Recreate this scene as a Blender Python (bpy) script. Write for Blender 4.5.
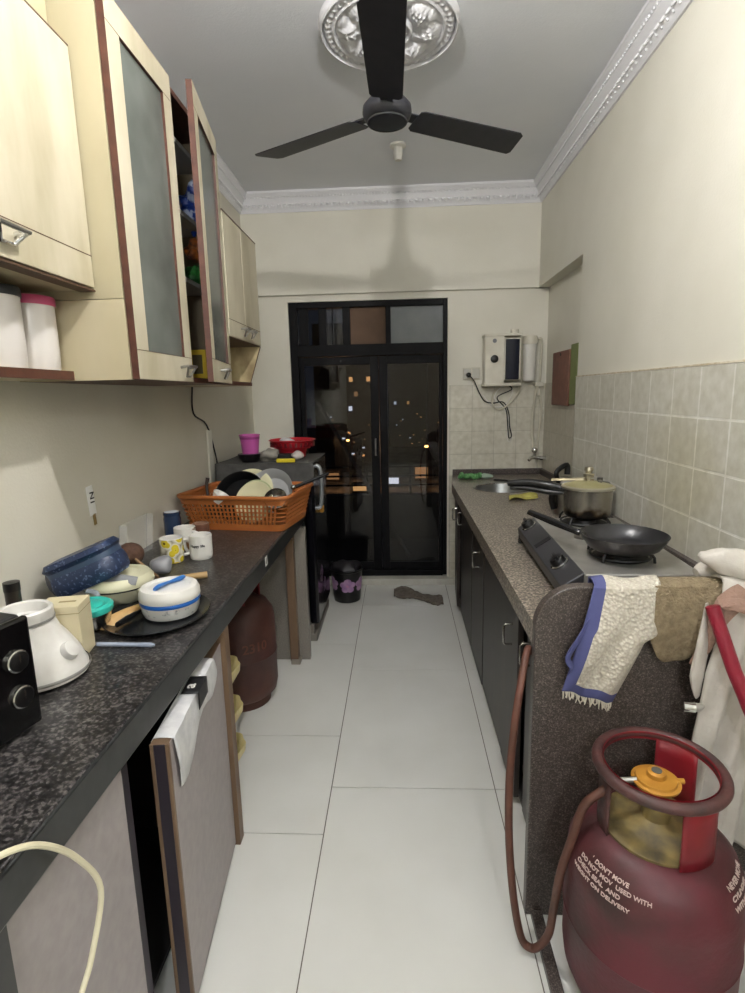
import bpy, bmesh, math, random
from mathutils import Vector, Matrix, noise
random.seed(7)
PI = math.pi
SC = bpy.context.scene
for o in list(bpy.data.objects): bpy.data.objects.remove(o)
COL = SC.collection

# ------------------------------------------------------------------ camera
X = (0.99861, -0.01288, -0.05111); Yv = (0.04768, -0.18623, 0.98135); D = (0.02216, 0.98242, 0.18535)
def nrm(v):
    v = Vector(v); v.normalize(); return v
Yv = nrm(Yv); D = Vector(D); D = nrm(D - D.dot(Yv)*Yv); X = D.cross(Yv)
cam = bpy.data.cameras.new('camera'); co = bpy.data.objects.new('camera', cam); COL.objects.link(co)
m = Matrix(((X[0], -X[1], -X[2], 0), (Yv[0], -Yv[1], -Yv[2], 0), (-D[0], D[1], D[2], 1.43), (0, 0, 0, 1)))
co.matrix_world = m
cam.sensor_fit = 'VERTICAL'; cam.sensor_height = 24; cam.lens = 545/993*24; cam.clip_start = .05; cam.clip_end = 500
SC.camera = co
# ------------------------------------------------------------------ light
W = bpy.data.worlds.new('night'); SC.world = W; W.use_nodes = True
W.node_tree.nodes['Background'].inputs[0].default_value = (.045, .055, .08, 1)
W.node_tree.nodes['Background'].inputs[1].default_value = .35
def lamp(name, loc, energy, r, col=(1, 1, 1)):
    l = bpy.data.lights.new(name, 'POINT'); l.energy = energy; l.shadow_soft_size = r; l.color = col
    o = bpy.data.objects.new(name, l); o.location = loc; COL.objects.link(o); return o
LP = (-.06, 1.12, 2.60)
BULB_W, FILL_W = 32, 38       # bulb and added fill globe are glowing bodies, built at the end of this block
SC.view_settings.view_transform = 'Standard'; SC.view_settings.look = 'None'
SC.view_settings.gamma = 1; SC.view_settings.exposure = 1.04

# ------------------------------------------------------------------ materials
def lin(h):
    if isinstance(h, str):
        c = [int(h[i:i+2], 16)/255 for i in (0, 2, 4)]
    else: c = [v/255 for v in h]
    return tuple((v/12.92 if v <= .04045 else ((v+.055)/1.055)**2.4) for v in c) + (1,)
class N:
    def __init__(s, name):
        s.m = bpy.data.materials.new(name); s.m.use_nodes = True; s.t = s.m.node_tree; s.b = s.t.nodes['Principled BSDF']
    def n(s, typ, **k):
        nd = s.t.nodes.new(typ)
        for a, v in k.items():
            if a.startswith('i_'):
                nd.inputs[a[2:].replace('_', ' ')].default_value = v
            else: setattr(nd, a, v)
        return nd
    def l(s, a, b): s.t.links.new(a, b)
def ramp(M, fac, stops):
    r = M.n('ShaderNodeValToRGB'); e = r.color_ramp.elements
    while len(e) < len(stops): e.new(.5)
    for i, (p, c) in enumerate(stops): e[i].position = p; e[i].color = lin(c)
    M.l(fac, r.inputs[0]); return r
def mat(name, c1, rough=.5, metal=0, c2=None, scale=8, bump=0, bscale=None, stretch=None, detail=4, p=(.35, .65), emit=0, **kw):
    M = N(name); b = M.b
    b.inputs['Base Color'].default_value = lin(c1); b.inputs['Roughness'].default_value = rough; b.inputs['Metallic'].default_value = metal
    tc = M.n('ShaderNodeTexCoord'); mp = M.n('ShaderNodeMapping')
    M.l(tc.outputs['Object'], mp.inputs[0])
    if stretch: mp.inputs['Scale'].default_value = stretch
    if c2:
        nz = M.n('ShaderNodeTexNoise'); nz.inputs['Scale'].default_value = scale; nz.inputs['Detail'].default_value = detail
        M.l(mp.outputs[0], nz.inputs['Vector'])
        r = ramp(M, nz.outputs[0], [(p[0], c1), (p[1], c2)]); M.l(r.outputs[0], b.inputs['Base Color'])
    if bump:
        nb = M.n('ShaderNodeTexNoise'); nb.inputs['Scale'].default_value = bscale or scale; nb.inputs['Detail'].default_value = 5
        M.l(mp.outputs[0], nb.inputs['Vector'])
        bp = M.n('ShaderNodeBump'); bp.inputs['Strength'].default_value = bump; bp.inputs['Distance'].default_value = .01
        M.l(nb.outputs[0], bp.inputs['Height']); M.l(bp.outputs[0], b.inputs['Normal'])
    if emit:
        b.inputs['Emission Color'].default_value = lin(c1); b.inputs['Emission Strength'].default_value = emit
    for k, v in kw.items():
        b.inputs[k.replace('_', ' ')].default_value = v
    return M.m
def granite(name, base, mid, hi, s1=160, rough=.22, p=(.42, .6, .72), s2=14, blotch=.25):
    M = N(name); b = M.b; tc = M.n('ShaderNodeTexCoord')
    v = M.n('ShaderNodeTexVoronoi'); v.inputs['Scale'].default_value = s1
    nz = M.n('ShaderNodeTexNoise'); nz.inputs['Scale'].default_value = s1*.55; nz.inputs['Detail'].default_value = 6
    n2 = M.n('ShaderNodeTexNoise'); n2.inputs['Scale'].default_value = s2; n2.inputs['Detail'].default_value = 5
    for q in (v, nz, n2): M.l(tc.outputs['Object'], q.inputs['Vector'])
    a = M.n('ShaderNodeMath', operation='MULTIPLY_ADD'); a.inputs[1].default_value = blotch; M.l(n2.outputs[0], a.inputs[0]); M.l(nz.outputs[0], a.inputs[2])
    s = M.n('ShaderNodeMath', operation='SUBTRACT'); M.l(a.outputs[0], s.inputs[0]); s.inputs[1].default_value = blotch/2
    sep = M.n('ShaderNodeSeparateColor'); M.l(v.outputs['Color'], sep.inputs[0])
    a2 = M.n('ShaderNodeMath', operation='MULTIPLY_ADD'); a2.inputs[1].default_value = .25; M.l(sep.outputs[0], a2.inputs[0]); M.l(s.outputs[0], a2.inputs[2])
    r = ramp(M, a2.outputs[0], [(0, base), (p[0]+.08, base), (p[1]+.08, mid), (p[2]+.1, hi)])
    M.l(r.outputs[0], b.inputs['Base Color']); b.inputs['Roughness'].default_value = rough
    return M.m
def tiles(name, axes, w, h, o, c1, c2, grout, rough=.28, mort=.009, stain=None):
    M = N(name); b = M.b; tc = M.n('ShaderNodeTexCoord'); sp = M.n('ShaderNodeSeparateXYZ'); M.l(tc.outputs['Object'], sp.inputs[0])
    cb = M.n('ShaderNodeCombineXYZ')
    for i in range(2):
        ad = M.n('ShaderNodeMath', operation='SUBTRACT'); M.l(sp.outputs[axes[i]], ad.inputs[0]); ad.inputs[1].default_value = o[i]; M.l(ad.outputs[0], cb.inputs[i])
    br = M.n('ShaderNodeTexBrick'); br.offset = 0; br.squash = 1
    for k, v in (('Scale', 1), ('Mortar Size', mort/2), ('Mortar Smooth', .3), ('Bias', 0), ('Brick Width', w), ('Row Height', h)): br.inputs[k].default_value = v
    br.inputs['Color1'].default_value = lin(c1); br.inputs['Color2'].default_value = lin(c2); br.inputs['Mortar'].default_value = lin(grout)
    M.l(cb.outputs[0], br.inputs['Vector'])
    nz = M.n('ShaderNodeTexNoise'); nz.inputs['Scale'].default_value = 28; nz.inputs['Detail'].default_value = 6; M.l(tc.outputs['Object'], nz.inputs['Vector'])
    r = ramp(M, nz.outputs[0], [(.3, 'E8E6E0'), (.7, 'FFFFFF')])
    mx = M.n('ShaderNodeMix', data_type='RGBA', blend_type='MULTIPLY'); mx.inputs[0].default_value = 1
    M.l(br.outputs['Color'], mx.inputs[6]); M.l(r.outputs[0], mx.inputs[7]); out = mx.outputs[2]
    if stain:   # greasy yellow stain behind the stove: centre, radius
        vs = M.n('ShaderNodeVectorMath', operation='DISTANCE'); M.l(tc.outputs['Object'], vs.inputs[0]); vs.inputs[1].default_value = stain[0]
        n3 = M.n('ShaderNodeTexNoise'); n3.inputs['Scale'].default_value = 9; M.l(tc.outputs['Object'], n3.inputs['Vector'])
        mm = M.n('ShaderNodeMath', operation='MULTIPLY_ADD'); mm.inputs[1].default_value = .3; M.l(n3.outputs[0], mm.inputs[0]); M.l(vs.outputs['Value'], mm.inputs[2])
        mr = M.n('ShaderNodeMapRange'); mr.inputs['From Min'].default_value = stain[1]+.15; mr.inputs['From Max'].default_value = .15; mr.inputs['To Max'].default_value = .35
        M.l(mm.outputs[0], mr.inputs[0])
        m2 = M.n('ShaderNodeMix', data_type='RGBA', blend_type='MULTIPLY'); M.l(mr.outputs[0], m2.inputs[0]); M.l(out, m2.inputs[6]); m2.inputs[7].default_value = lin('D8CE8E'); out = m2.outputs[2]
    M.l(out, b.inputs['Base Color']); b.inputs['Roughness'].default_value = rough
    bp = M.n('ShaderNodeBump'); bp.invert = True; bp.inputs['Strength'].default_value = .5; bp.inputs['Distance'].default_value = .003
    M.l(br.outputs['Fac'], bp.inputs['Height'])
    b2 = M.n('ShaderNodeBump'); b2.inputs['Strength'].default_value = .25; b2.inputs['Distance'].default_value = .004; M.l(nz.outputs[0], b2.inputs['Height']); M.l(bp.outputs[0], b2.inputs['Normal'])
    M.l(b2.outputs[0], b.inputs['Normal'])
    return M.m
def glassmat(name, tint='FFFFFF', rough=0.0, ior=1.45):
    M = N(name); b = M.b; b.inputs['Base Color'].default_value = lin(tint); b.inputs['Transmission Weight'].default_value = 1
    b.inputs['Roughness'].default_value = rough; b.inputs['IOR'].default_value = ior; return M.m

paint = mat('cream wall paint', 'D8D5C8', .62, c2='DEDBCF', scale=3, bump=.12, bscale=120)
paint_l = mat('cream wall paint left', 'D2CDBD', .62, c2='D9D4C6', scale=2.5, bump=.12, bscale=120)
ceilm = mat('grey ceiling paint', 'DCDFE5', .6, c2='E2E4E9', scale=2, bump=.1, bscale=150)
plaster = mat('white plaster', 'DEDEE2', .38)
floor_t = mat('white vitrified floor tile', 'D3D3CD', .1, c2='DBDBD6', scale=2.2, detail=8)
floor_g = mat('floor grout', '5E5A50', .7)
tile_r = tiles('wall tile right', (1, 2), .1765, .1625, (1.6405-.1765*20, 1.494-.1625*20), 'CAC8BD', 'D1CFC5', 'E6E5DF', stain=((.955, 1.9, 1.08), .32))
tile_b = tiles('wall tile back', (0, 2), .158, .165, (.365-.158*20, 1.476-.165*20), 'D0CDBF', 'D6D3C6', 'B7B4A6', mort=.004)
tile_c = tiles('wall tile recess', (1, 2), .1765, .165, (4.0-.1765*40, 1.476-.165*20), 'C2BDAE', 'CAC5B8', 'B0AC9E', mort=.004)
step_m = mat('white step tile', 'C2C0B6', .3, c2='B4B1A6', scale=9)
gran_k = granite('black speckled granite', '121112', '2C2A2A', '625E5C', 190, .32, s2=24, p=(.41, .56, .74), blotch=.45)
gran_e = mat('dark polished granite edge', '262828', .3, c2='2E2F2F', scale=40)
gran_b = granite('brown speckled granite', '3E3935', '6E655C', 'B3A898', 210, .28, p=(.40, .55, .70), blotch=.1)
gran_d = granite('brown granite panel', '352E2B', '463E3A', '7A706A', 480, .38, p=(.42, .58, .80), blotch=.05)
lam = mat('cream maple laminate', 'A0977D', .5, c2='BCB5A0', scale=3.6, stretch=(1, 1.6, .5), detail=7, p=(.35, .6))
lam2 = mat('yellow cream laminate', 'A0967A', .5, c2='ADA488', scale=3, stretch=(1, 1, .4), detail=7)
lam3 = mat('aged grey cream laminate', 'AFA486', .5, c2='BDB295', scale=5, stretch=(1, 1, .35), detail=7)
lam_in = mat('stained plywood inside', 'BFAE86', .6, c2='7C6748', scale=9, stretch=(1, 1, .6), detail=8, p=(.45, .7))
brown = mat('reddish brown edging', '44251A', .5, c2='543022', scale=30)
seam = mat('brown seam line', '4A3423', .6)
frost = mat('frosted grey glass', '464A46', .25, c2='6C716B', scale=4, detail=3, p=(.3, .75), Specular_IOR_Level=.6)
steel = mat('brushed steel', 'B8B6B0', .25, 1)
steel_d = mat('dull grey steel', '8A8884', .38, 1, c2='A09E98', scale=20)
chrome = mat('chrome', 'D8D8D6', .12, 1)
blackp = mat('black plastic', '0C0C0E', .32)
blackm = mat('matt black', '111113', .5)
whitep = mat('white plastic', 'DAD8D2', .3)
whitec = mat('cream white plastic', 'D6D2C4', .35, c2='CBC6B6', scale=12)
dkwood = mat('dark brown wood', '3A2E26', .45, c2='4B3B30', scale=14, stretch=(1, 1, .15))
dkdoor = mat('dark charcoal cabinet laminate', '2F2B29', .42, c2='3A3532', scale=16, stretch=(1.5, 1.5, .12), detail=6)
greydoor = mat('mauve grey laminate', '979090', .48, c2='9F9897', scale=40, bump=.05)
woodpost = mat('brown wood post', '5F4A38', .5, c2='77604A', scale=10, stretch=(1, 1, .15))
purpled = mat('dark purple brown edging', '241E28', .4)
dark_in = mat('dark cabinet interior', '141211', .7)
gas_red = mat('worn red gas cylinder paint', '581C27', .5, c2='33211E', scale=5, bump=.12, bscale=70, detail=9, p=(.42, .68))
gas_col = mat('red collar paint', '85121E', .4, c2='6A1620', scale=7)
rust = mat('rusted ring metal', '54302D', .5, c2='3D2C2B', scale=18, bump=.2, bscale=60)
rust_in = mat('rusty yellow metal', '8E7A45', .55, c2='4E4633', scale=14, detail=8)
brass = mat('orange yellow painted brass', 'C08A35', .4, .15, c2='B07A2C', scale=20)
hose_m = mat('brown rubber hose', '5E392D', .55, c2='4C2E22', scale=20, bump=.1)
gas_old = mat('old maroon gas cylinder paint', '3A1D19', .55, c2='4E2B22', scale=6, bump=.1, bscale=60)
orange = mat('orange basket plastic', 'A05C2A', .45, c2='A86430', scale=6)
clear = mat('clear plastic', 'E8EAEA', .12, Alpha=.14)
Mg = N('door glass'); Mg.t.nodes.remove(Mg.b)
tr_ = Mg.n('ShaderNodeBsdfTransparent'); tr_.inputs[0].default_value = (.42, .43, .45, 1); gl_ = Mg.n('ShaderNodeBsdfGlossy'); gl_.inputs['Roughness'].default_value = .02; gl_.inputs[0].default_value = (.8, .8, .8, 1)
fr_ = Mg.n('ShaderNodeFresnel'); fr_.inputs[0].default_value = 1.55; mx_ = Mg.n('ShaderNodeMixShader'); out_ = [q for q in Mg.t.nodes if q.type == 'OUTPUT_MATERIAL'][0]
Mg.l(fr_.outputs[0], mx_.inputs[0]); Mg.l(tr_.outputs[0], mx_.inputs[1]); Mg.l(gl_.outputs[0], mx_.inputs[2]); Mg.l(mx_.outputs[0], out_.inputs[0]); doorglass = Mg.m
doorframe = mat('dark brown metal door frame', '0B0B0E', .5, c2='111113', scale=12, Specular_IOR_Level=.12)
cardboard = mat('brown board', '69503D', .7, c2='5C4635', scale=6)
frostwin = mat('hazy window pane', '8A8E90', .6, c2='75797B', scale=3)
txt_w = mat('white print', 'BFABA4', .5)
txt_k = mat('black print', '1A1A1C', .5)

# ------------------------------------------------------------------ mesh helpers
ORG = {}
def catmull(P, k=6, closed=False):
    P = [Vector(p) for p in P]; n = len(P); out = []
    rng = n if closed else n-1
    for i in range(rng):
        if closed: a, b, c, d = P[(i-1) % n], P[i], P[(i+1) % n], P[(i+2) % n]
        else: a, b, c, d = P[max(i-1, 0)], P[i], P[i+1], P[min(i+2, n-1)]
        for j in range(k):
            t = j/k
            out.append(.5*((2*b)+(-a+c)*t+(2*a-5*b+4*c-d)*t*t+(-a+3*b-3*c+d)*t**3))
    if not closed: out.append(P[-1])
    return out
class MB:
    def __init__(s): s.bm = bmesh.new(); s.M = Matrix.Identity(4); s.mi = 0
    def v(s, p): return s.bm.verts.new(s.M @ Vector(p))
    def f(s, vs, mi=None):
        try: q = s.bm.faces.new(vs)
        except ValueError: return None
        q.material_index = s.mi if mi is None else mi
        return q
    def box(s, a, b, mi=None, fm=None):
        x0, y0, z0 = a; x1, y1, z1 = b
        V = [s.v((x, y, z)) for z in (z0, z1) for y in (y0, y1) for x in (x0, x1)]
        F = dict(zm=(0, 2, 3, 1), zp=(4, 5, 7, 6), ym=(0, 1, 5, 4), yp=(2, 6, 7, 3), xm=(0, 4, 6, 2), xp=(1, 3, 7, 5))
        for k, q in F.items(): s.f([V[i] for i in q], (fm or {}).get(k, mi))
        return s
    def prism(s, poly, z0, z1, mi=None):      # poly in xy
        A = [s.v((x, y, z0)) for x, y in poly]; B = [s.v((x, y, z1)) for x, y in poly]; n = len(A)
        s.f(A[::-1], mi); s.f(B, mi)
        for i in range(n): s.f([A[i], A[(i+1) % n], B[(i+1) % n], B[i]], mi)
        return s
    def lathe(s, prof, c=(0, 0, 0), seg=32, mi=None, cap=True, R=None, a0=0, fn=None):
        R = R or Matrix.Identity(3); c = Vector(c); rings = []
        for j, (r, z) in enumerate(prof):
            ring = []
            for i in range(seg):
                a = a0+2*PI*i/seg; rr = r*(fn(a, j) if fn else 1)
                ring.append(s.v(c + R @ Vector((rr*math.cos(a), rr*math.sin(a), z))))
            rings.append(ring)
        for j in range(len(rings)-1):
            m_ = mi[j] if isinstance(mi, (list, tuple)) else mi
            for i in range(seg): s.f([rings[j][i], rings[j][(i+1) % seg], rings[j+1][(i+1) % seg], rings[j+1][i]], m_)
        if cap:
            m0 = mi[0] if isinstance(mi, (list, tuple)) else mi
            if prof[0][0] > 1e-5: s.f(rings[0][::-1], m0)
            if prof[-1][0] > 1e-5: s.f(rings[-1], m0)
        return s
    def tube(s, P, r, seg=10, closed=False, k=0, mi=None, flat=1):
        P = [Vector(p) for p in P]
        if k: 
            n0 = len(P)
            if callable(r) or isinstance(r, (list, tuple)):
                rr = list(r); r = [rr[min(i//k, n0-1)]*(1-(i % k)/k)+rr[min(i//k+1, n0-1)]*((i % k)/k) for i in range((n0-1)*k+1)]
            P = catmull(P, k, closed)
        n = len(P); rs = r if isinstance(r, (list, tuple)) else [r]*n
        T = []
        for i in range(n):
            a = P[(i-1) % n] if closed or i else P[i]; b = P[(i+1) % n] if closed or i < n-1 else P[i]
            t = (b-a); t.normalize(); T.append(t)
        u = T[0].orthogonal(); u.normalize(); rings = []
        for i in range(n):
            u = u - u.dot(T[i])*T[i]; u.normalize(); w = T[i].cross(u)
            rings.append([s.v(P[i]+rs[i]*(math.cos(2*PI*j/seg)*u+flat*math.sin(2*PI*j/seg)*w)) for j in range(seg)])
        for i in range(n if closed else n-1):
            A, B = rings[i], rings[(i+1) % n]
            for j in range(seg): s.f([A[j], A[(j+1) % seg], B[(j+1) % seg], B[j]], mi)
        if not closed: s.f(rings[0][::-1], mi); s.f(rings[-1], mi)
        return s
    def grid(s, fn, nu, nv, mi=None):
        V = [[s.v(fn(i/nu, j/nv)) for j in range(nv+1)] for i in range(nu+1)]
        for i in range(nu):
            for j in range(nv):
                m_ = mi(i/nu, j/nv) if callable(mi) else mi
                s.f([V[i][j], V[i+1][j], V[i+1][j+1], V[i][j+1]], m_)
        return s
    def ball(s, c, r, mi=None, seg=16, R=None, fn=None):
        rx, ry, rz = r if isinstance(r, (tuple, list)) else (r, r, r); n = seg//2; c = Vector(c); R = R or Matrix.Identity(3)
        top = s.v(c+R @ Vector((0, 0, rz))); bot = s.v(c+R @ Vector((0, 0, -rz))); rings = []
        for j in range(1, n):
            ph = PI*j/n
            rings.append([s.v(c+R @ Vector((rx*math.sin(ph)*math.cos(2*PI*i/seg), ry*math.sin(ph)*math.sin(2*PI*i/seg), rz*math.cos(ph)))*(fn(i, j) if fn else 1)) for i in range(seg)])
        for i in range(seg):
            s.f([top, rings[0][i], rings[0][(i+1) % seg]], mi); s.f([bot, rings[-1][(i+1) % seg], rings[-1][i]], mi)
        for j in range(len(rings)-1):
            for i in range(seg): s.f([rings[j][i], rings[j+1][i], rings[j+1][(i+1) % seg], rings[j][(i+1) % seg]], mi)
        return s
    def build(s, name, mats, parent=None, smooth=True, bevel=0, sub=0, solid=0, seg=2, ang=40):
        bmesh.ops.recalc_face_normals(s.bm, faces=s.bm.faces)
        me = bpy.data.meshes.new(name); 
        if parent is not None: org = ORG[parent.name]
        else:
            xs = [v.co for v in s.bm.verts]
            org = Vector(((min(c.x for c in xs)+max(c.x for c in xs))/2, (min(c.y for c in xs)+max(c.y for c in xs))/2, min(c.z for c in xs)))
        WORLDMAT = getattr(s, 'keep', False)
        if WORLDMAT: org = Vector((0, 0, 0))
        for v in s.bm.verts: v.co -= org
        s.bm.to_mesh(me); s.bm.free()
        o = bpy.data.objects.new(name, me); COL.objects.link(o)
        for q in (mats if isinstance(mats, (list, tuple)) else [mats]): me.materials.append(q)
        if parent is not None: o.parent = parent; ORG[o.name] = org
        else: o.location = org; ORG[o.name] = org
        if smooth:
            for p in me.polygons: p.use_smooth = True
            try: me.set_sharp_from_angle(angle=math.radians(ang))
            except Exception: pass
        if solid: md = o.modifiers.new('thickness', 'SOLIDIFY'); md.thickness = solid; md.offset = 0
        if bevel:
            md = o.modifiers.new('bevel', 'BEVEL'); md.width = bevel; md.segments = seg; md.limit_method = 'ANGLE'; md.angle_limit = math.radians(35)
        if sub: md = o.modifiers.new('subsurf', 'SUBSURF'); md.levels = sub; md.render_levels = sub
        return o
def cutout(o, c):       # subtract mesh object c from o, then drop c
    md = o.modifiers.new('cut', 'BOOLEAN'); md.operation = 'DIFFERENCE'; md.object = c; md.solver = 'EXACT'
    bpy.context.view_layer.update()
    dg = bpy.context.evaluated_depsgraph_get(); me = bpy.data.meshes.new_from_object(o.evaluated_get(dg))
    o.modifiers.clear(); o.data = me; bpy.data.objects.remove(c)
def thing(name, label, cat, loc, group=None):
    o = bpy.data.objects.new(name, None); o.empty_display_size = .05; COL.objects.link(o); o.location = loc
    ORG[o.name] = Vector(loc); o['label'] = label; o['category'] = cat
    if group: o['group'] = group
    return o
def tag(o, label, cat, group=None):
    o['label'] = label; o['category'] = cat
    if group: o['group'] = group
    return o
def struct(o): o['kind'] = 'structure'; return o
def SB(name, boxes, m_, parent=None, bevel=0, fm=None):
    b = MB()
    if parent is None: b.keep = True
    for q in boxes: b.box(q[0], q[1], fm=fm)
    return b.build(name, m_, parent, smooth=False, bevel=bevel)
def textmesh(body, size, ext=.0005):
    cu = bpy.data.curves.new('print', 'FONT'); cu.body = body; cu.size = size; cu.extrude = ext; cu.offset = size*.02; cu.align_x = 'LEFT'
    o = bpy.data.objects.new('print', cu); COL.objects.link(o); bpy.context.view_layer.update()
    me = bpy.data.meshes.new_from_object(o.evaluated_get(bpy.context.evaluated_depsgraph_get()))
    vs = [v.co.copy() for v in me.vertices]; fs = [tuple(p.vertices) for p in me.polygons]
    bpy.data.objects.remove(o); bpy.data.meshes.remove(me); return vs, fs
def text(body, size, fn, m_, parent, name='lettering', label=None):   # fn maps flat (u,v,w) to the world
    vs, fs = textmesh(body, size); b = MB(); V = [b.v(fn(c.x, c.y, c.z)) for c in vs]
    for q in fs: b.f([V[i] for i in q])
    o = b.build(name, m_, parent, smooth=False)
    if label: o['label'] = label
    return o
def plane_map(o, u, v):
    o, u, v = Vector(o), nrm(u), nrm(v); n = u.cross(v)
    return lambda a, b, c: o+u*a+v*b+n*c
def Rz(a): return Matrix.Rotation(a, 4, 'Z')
def xform(c, rz=0, rx=0, ry=0): return Matrix.Translation(Vector(c)) @ Matrix.Rotation(rz, 4, 'Z') @ Matrix.Rotation(rx, 4, 'X') @ Matrix.Rotation(ry, 4, 'Y')
def copytree(root, loc, label=None):
    r = root.copy(); COL.objects.link(r); r.location = loc; ORG[r.name] = Vector(loc)
    if label: r['label'] = label
    for ch in root.children:
        c = ch.copy(); COL.objects.link(c); c.parent = r; ORG[c.name] = Vector(loc)
        for g in ch.children:
            d = g.copy(); COL.objects.link(d); d.parent = c
    return r
# ================================================================== setting
XL, XR, YB, YF, ZC, XRC = -1.07, .965, 4.0, -3.2, 2.77, 1.04
b = MB(); b.keep = True; b.box((XL-.1, YF-.1, -.06), (XRC+.1, YB+.1, -.003), 1)
g = .0017; xj = -.268
for x0, x1, ys in ((XL, xj, [YF, -1.085, -.205, .675, 1.555, 2.082, 2.962, 3.95]), (xj, .332, [YF, -1.744, -.864, .016, .896, 1.776, 2.657, 3.537, 3.95]), (.332, XRC, [YF, -1.744, -.864, .016, .896, 1.776, 2.657, 3.537, 3.95])):
    for a, c in zip(ys, ys[1:]): b.box((x0+g, a+g, -.02), (x1-g, c-g, 0), 0)
struct(b.build('floor', [floor_t, floor_g], smooth=False))
struct(SB('ceiling', [((XL-.1, YF-.1, ZC), (XRC+.1, YB+.3, ZC+.1))], ceilm))
struct(SB('wall_left', [((XL-.1, YF-.1, 0), (XL, YB+.1, ZC))], paint_l))
wr = struct(SB('wall_right', [((XR, YF-.1, 0), (XR+.2, 3.07, ZC)), ((XR, 3.07, 2.12), (XR+.2, YB+.1, ZC)), ((XRC, 3.07, 0), (XRC+.125, YB+.1, 2.12))], paint))
SB('tile_cladding', [((XR-.007, YF, 0), (XR+.001, 3.07, 1.494)), ((XR-.007, 3.062, 0), (XRC, 3.07, 1.494))], tile_r, wr).location = (0, 0, 0)
SB('tile_cladding', [((XRC-.007, 3.07, 0), (XRC+.001, YB, 1.476))], tile_c, wr)
SB('tile_ledge', [((XR-.009, YF, 1.494), (XR+.002, 3.07, 1.500))], mat('rough cement ledge', 'B9AC90', .8, c2='D5CCB8', scale=30), wr)
DX0, DX1, DZ0, DZ1 = -.778, .348, .055, 2.075
wb = struct(SB('wall_back', [((XL-.1, YB, 0), (DX0, YB+.2, 2.12)), ((DX1, YB, 0), (XRC+.1, YB+.2, 2.12)), ((DX0, YB, DZ1), (DX1, YB+.2, 2.12)), ((XL-.1, YB-.03, 2.12), (XR+.1, YB+.2, ZC)), ((DX0, YB, 0), (DX1, YB+.2, DZ0-.01))], paint))
SB('tile_cladding', [((DX1+.01, YB-.007, 0), (XRC-.006, YB+.001, 1.476))], tile_b, wb)
struct(SB('wall_front', [((XL-.1, YF-.1, 0), (XRC+.1, YF, ZC))], mat('beige end wall', 'A39A8A', .8)))
for nm_, lc_, r_, P_, lb_ in (('ceiling_bulb', LP, .03, BULB_W, 'small glowing bulb in a white holder on the ceiling near the camera'), ('fill_globe', (.25, -1.35, 2.2), .12, FILL_W, 'glowing round fill globe added behind the camera to brighten the room')):  # the globe is an unseen addition that lifts the shadows; the bulb is the main lamp
    t = thing(nm_, lb_, 'lamp', lc_); b = MB(); b.ball(lc_, r_, seg=24); g_ = b.build('glowing_bulb', mat('lamp glow '+nm_, 'FFFCF8' if r_ < .1 else 'FCFEFF', .5, emit=P_/(39.48*r_*r_)), t)
    b = MB(); b.tube([(lc_[0], lc_[1], ZC), (lc_[0], lc_[1], lc_[2]+r_*.9)], .012 if r_ > .1 else .02, 16); b.build('holder', whitep, t)
struct(SB('trim_1', [((DX0, YB-.06, 0), (DX1+.07, YB+.1, .046))], step_m, bevel=.003))
# cornice on three walls: moulded profile with leaf ornament
PR = [(0, -.117), (.010, -.117), (.014, -.105), (.020, -.098), (.030, -.080), (.038, -.060), (.050, -.044), (.052, -.036), (.060, -.032), (.066, -.018), (.074, -.014), (.074, 0)]
def cornice(name, o, along, out, L, mit0, mit1):
    o, al, ou = Vector(o), Vector(along), Vector(out); b = MB(); b.keep = True
    A = [b.v(o+ou*d+al*(d*mit0)+Vector((0, 0, z))) for d, z in PR]; B = [b.v(o+al*(L-d*mit1)+ou*d+Vector((0, 0, z))) for d, z in PR]
    for i in range(len(PR)-1): b.f([A[i], A[i+1], B[i+1], B[i]])
    n = int(L/.042)
    R = Matrix((al, ou, Vector((0, 0, 1)))).transposed()
    for i in range(n):
        t = (i+.5)*L/n
        for sgn in (-1, 1):
            Rr = R @ Matrix.Rotation(sgn*.45, 3, 'Y') @ Matrix.Rotation(.7, 3, 'X')
            b.ball(o+al*(t+sgn*.007)+ou*.030+Vector((0, 0, -.078)), (.0085, .007, .021), seg=8, R=Rr)
        b.ball(o+al*(t+.021)+ou*.024+Vector((0, 0, -.094)), (.005, .006, .007), seg=6, R=R)
    n = int(L/.021)
    for i in range(n): b.ball(o+al*((i+.5)*L/n)+ou*.056+Vector((0, 0, -.037)), (.007, .006, .007), seg=6, R=R)
    return struct(b.build(name, plaster, ang=60))
cornice('trim_2', (XR, YF, ZC), (0, 1, 0), (-1, 0, 0), YB-.03-YF, 0, 1)
cornice('trim_3', (XL, YF, ZC), (0, 1, 0), (1, 0, 0), YB-.03-YF, 0, 1)
cornice('trim_4', (XL, YB-.03, ZC), (1, 0, 0), (0, -1, 0), XR-XL, 1, 1)
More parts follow.
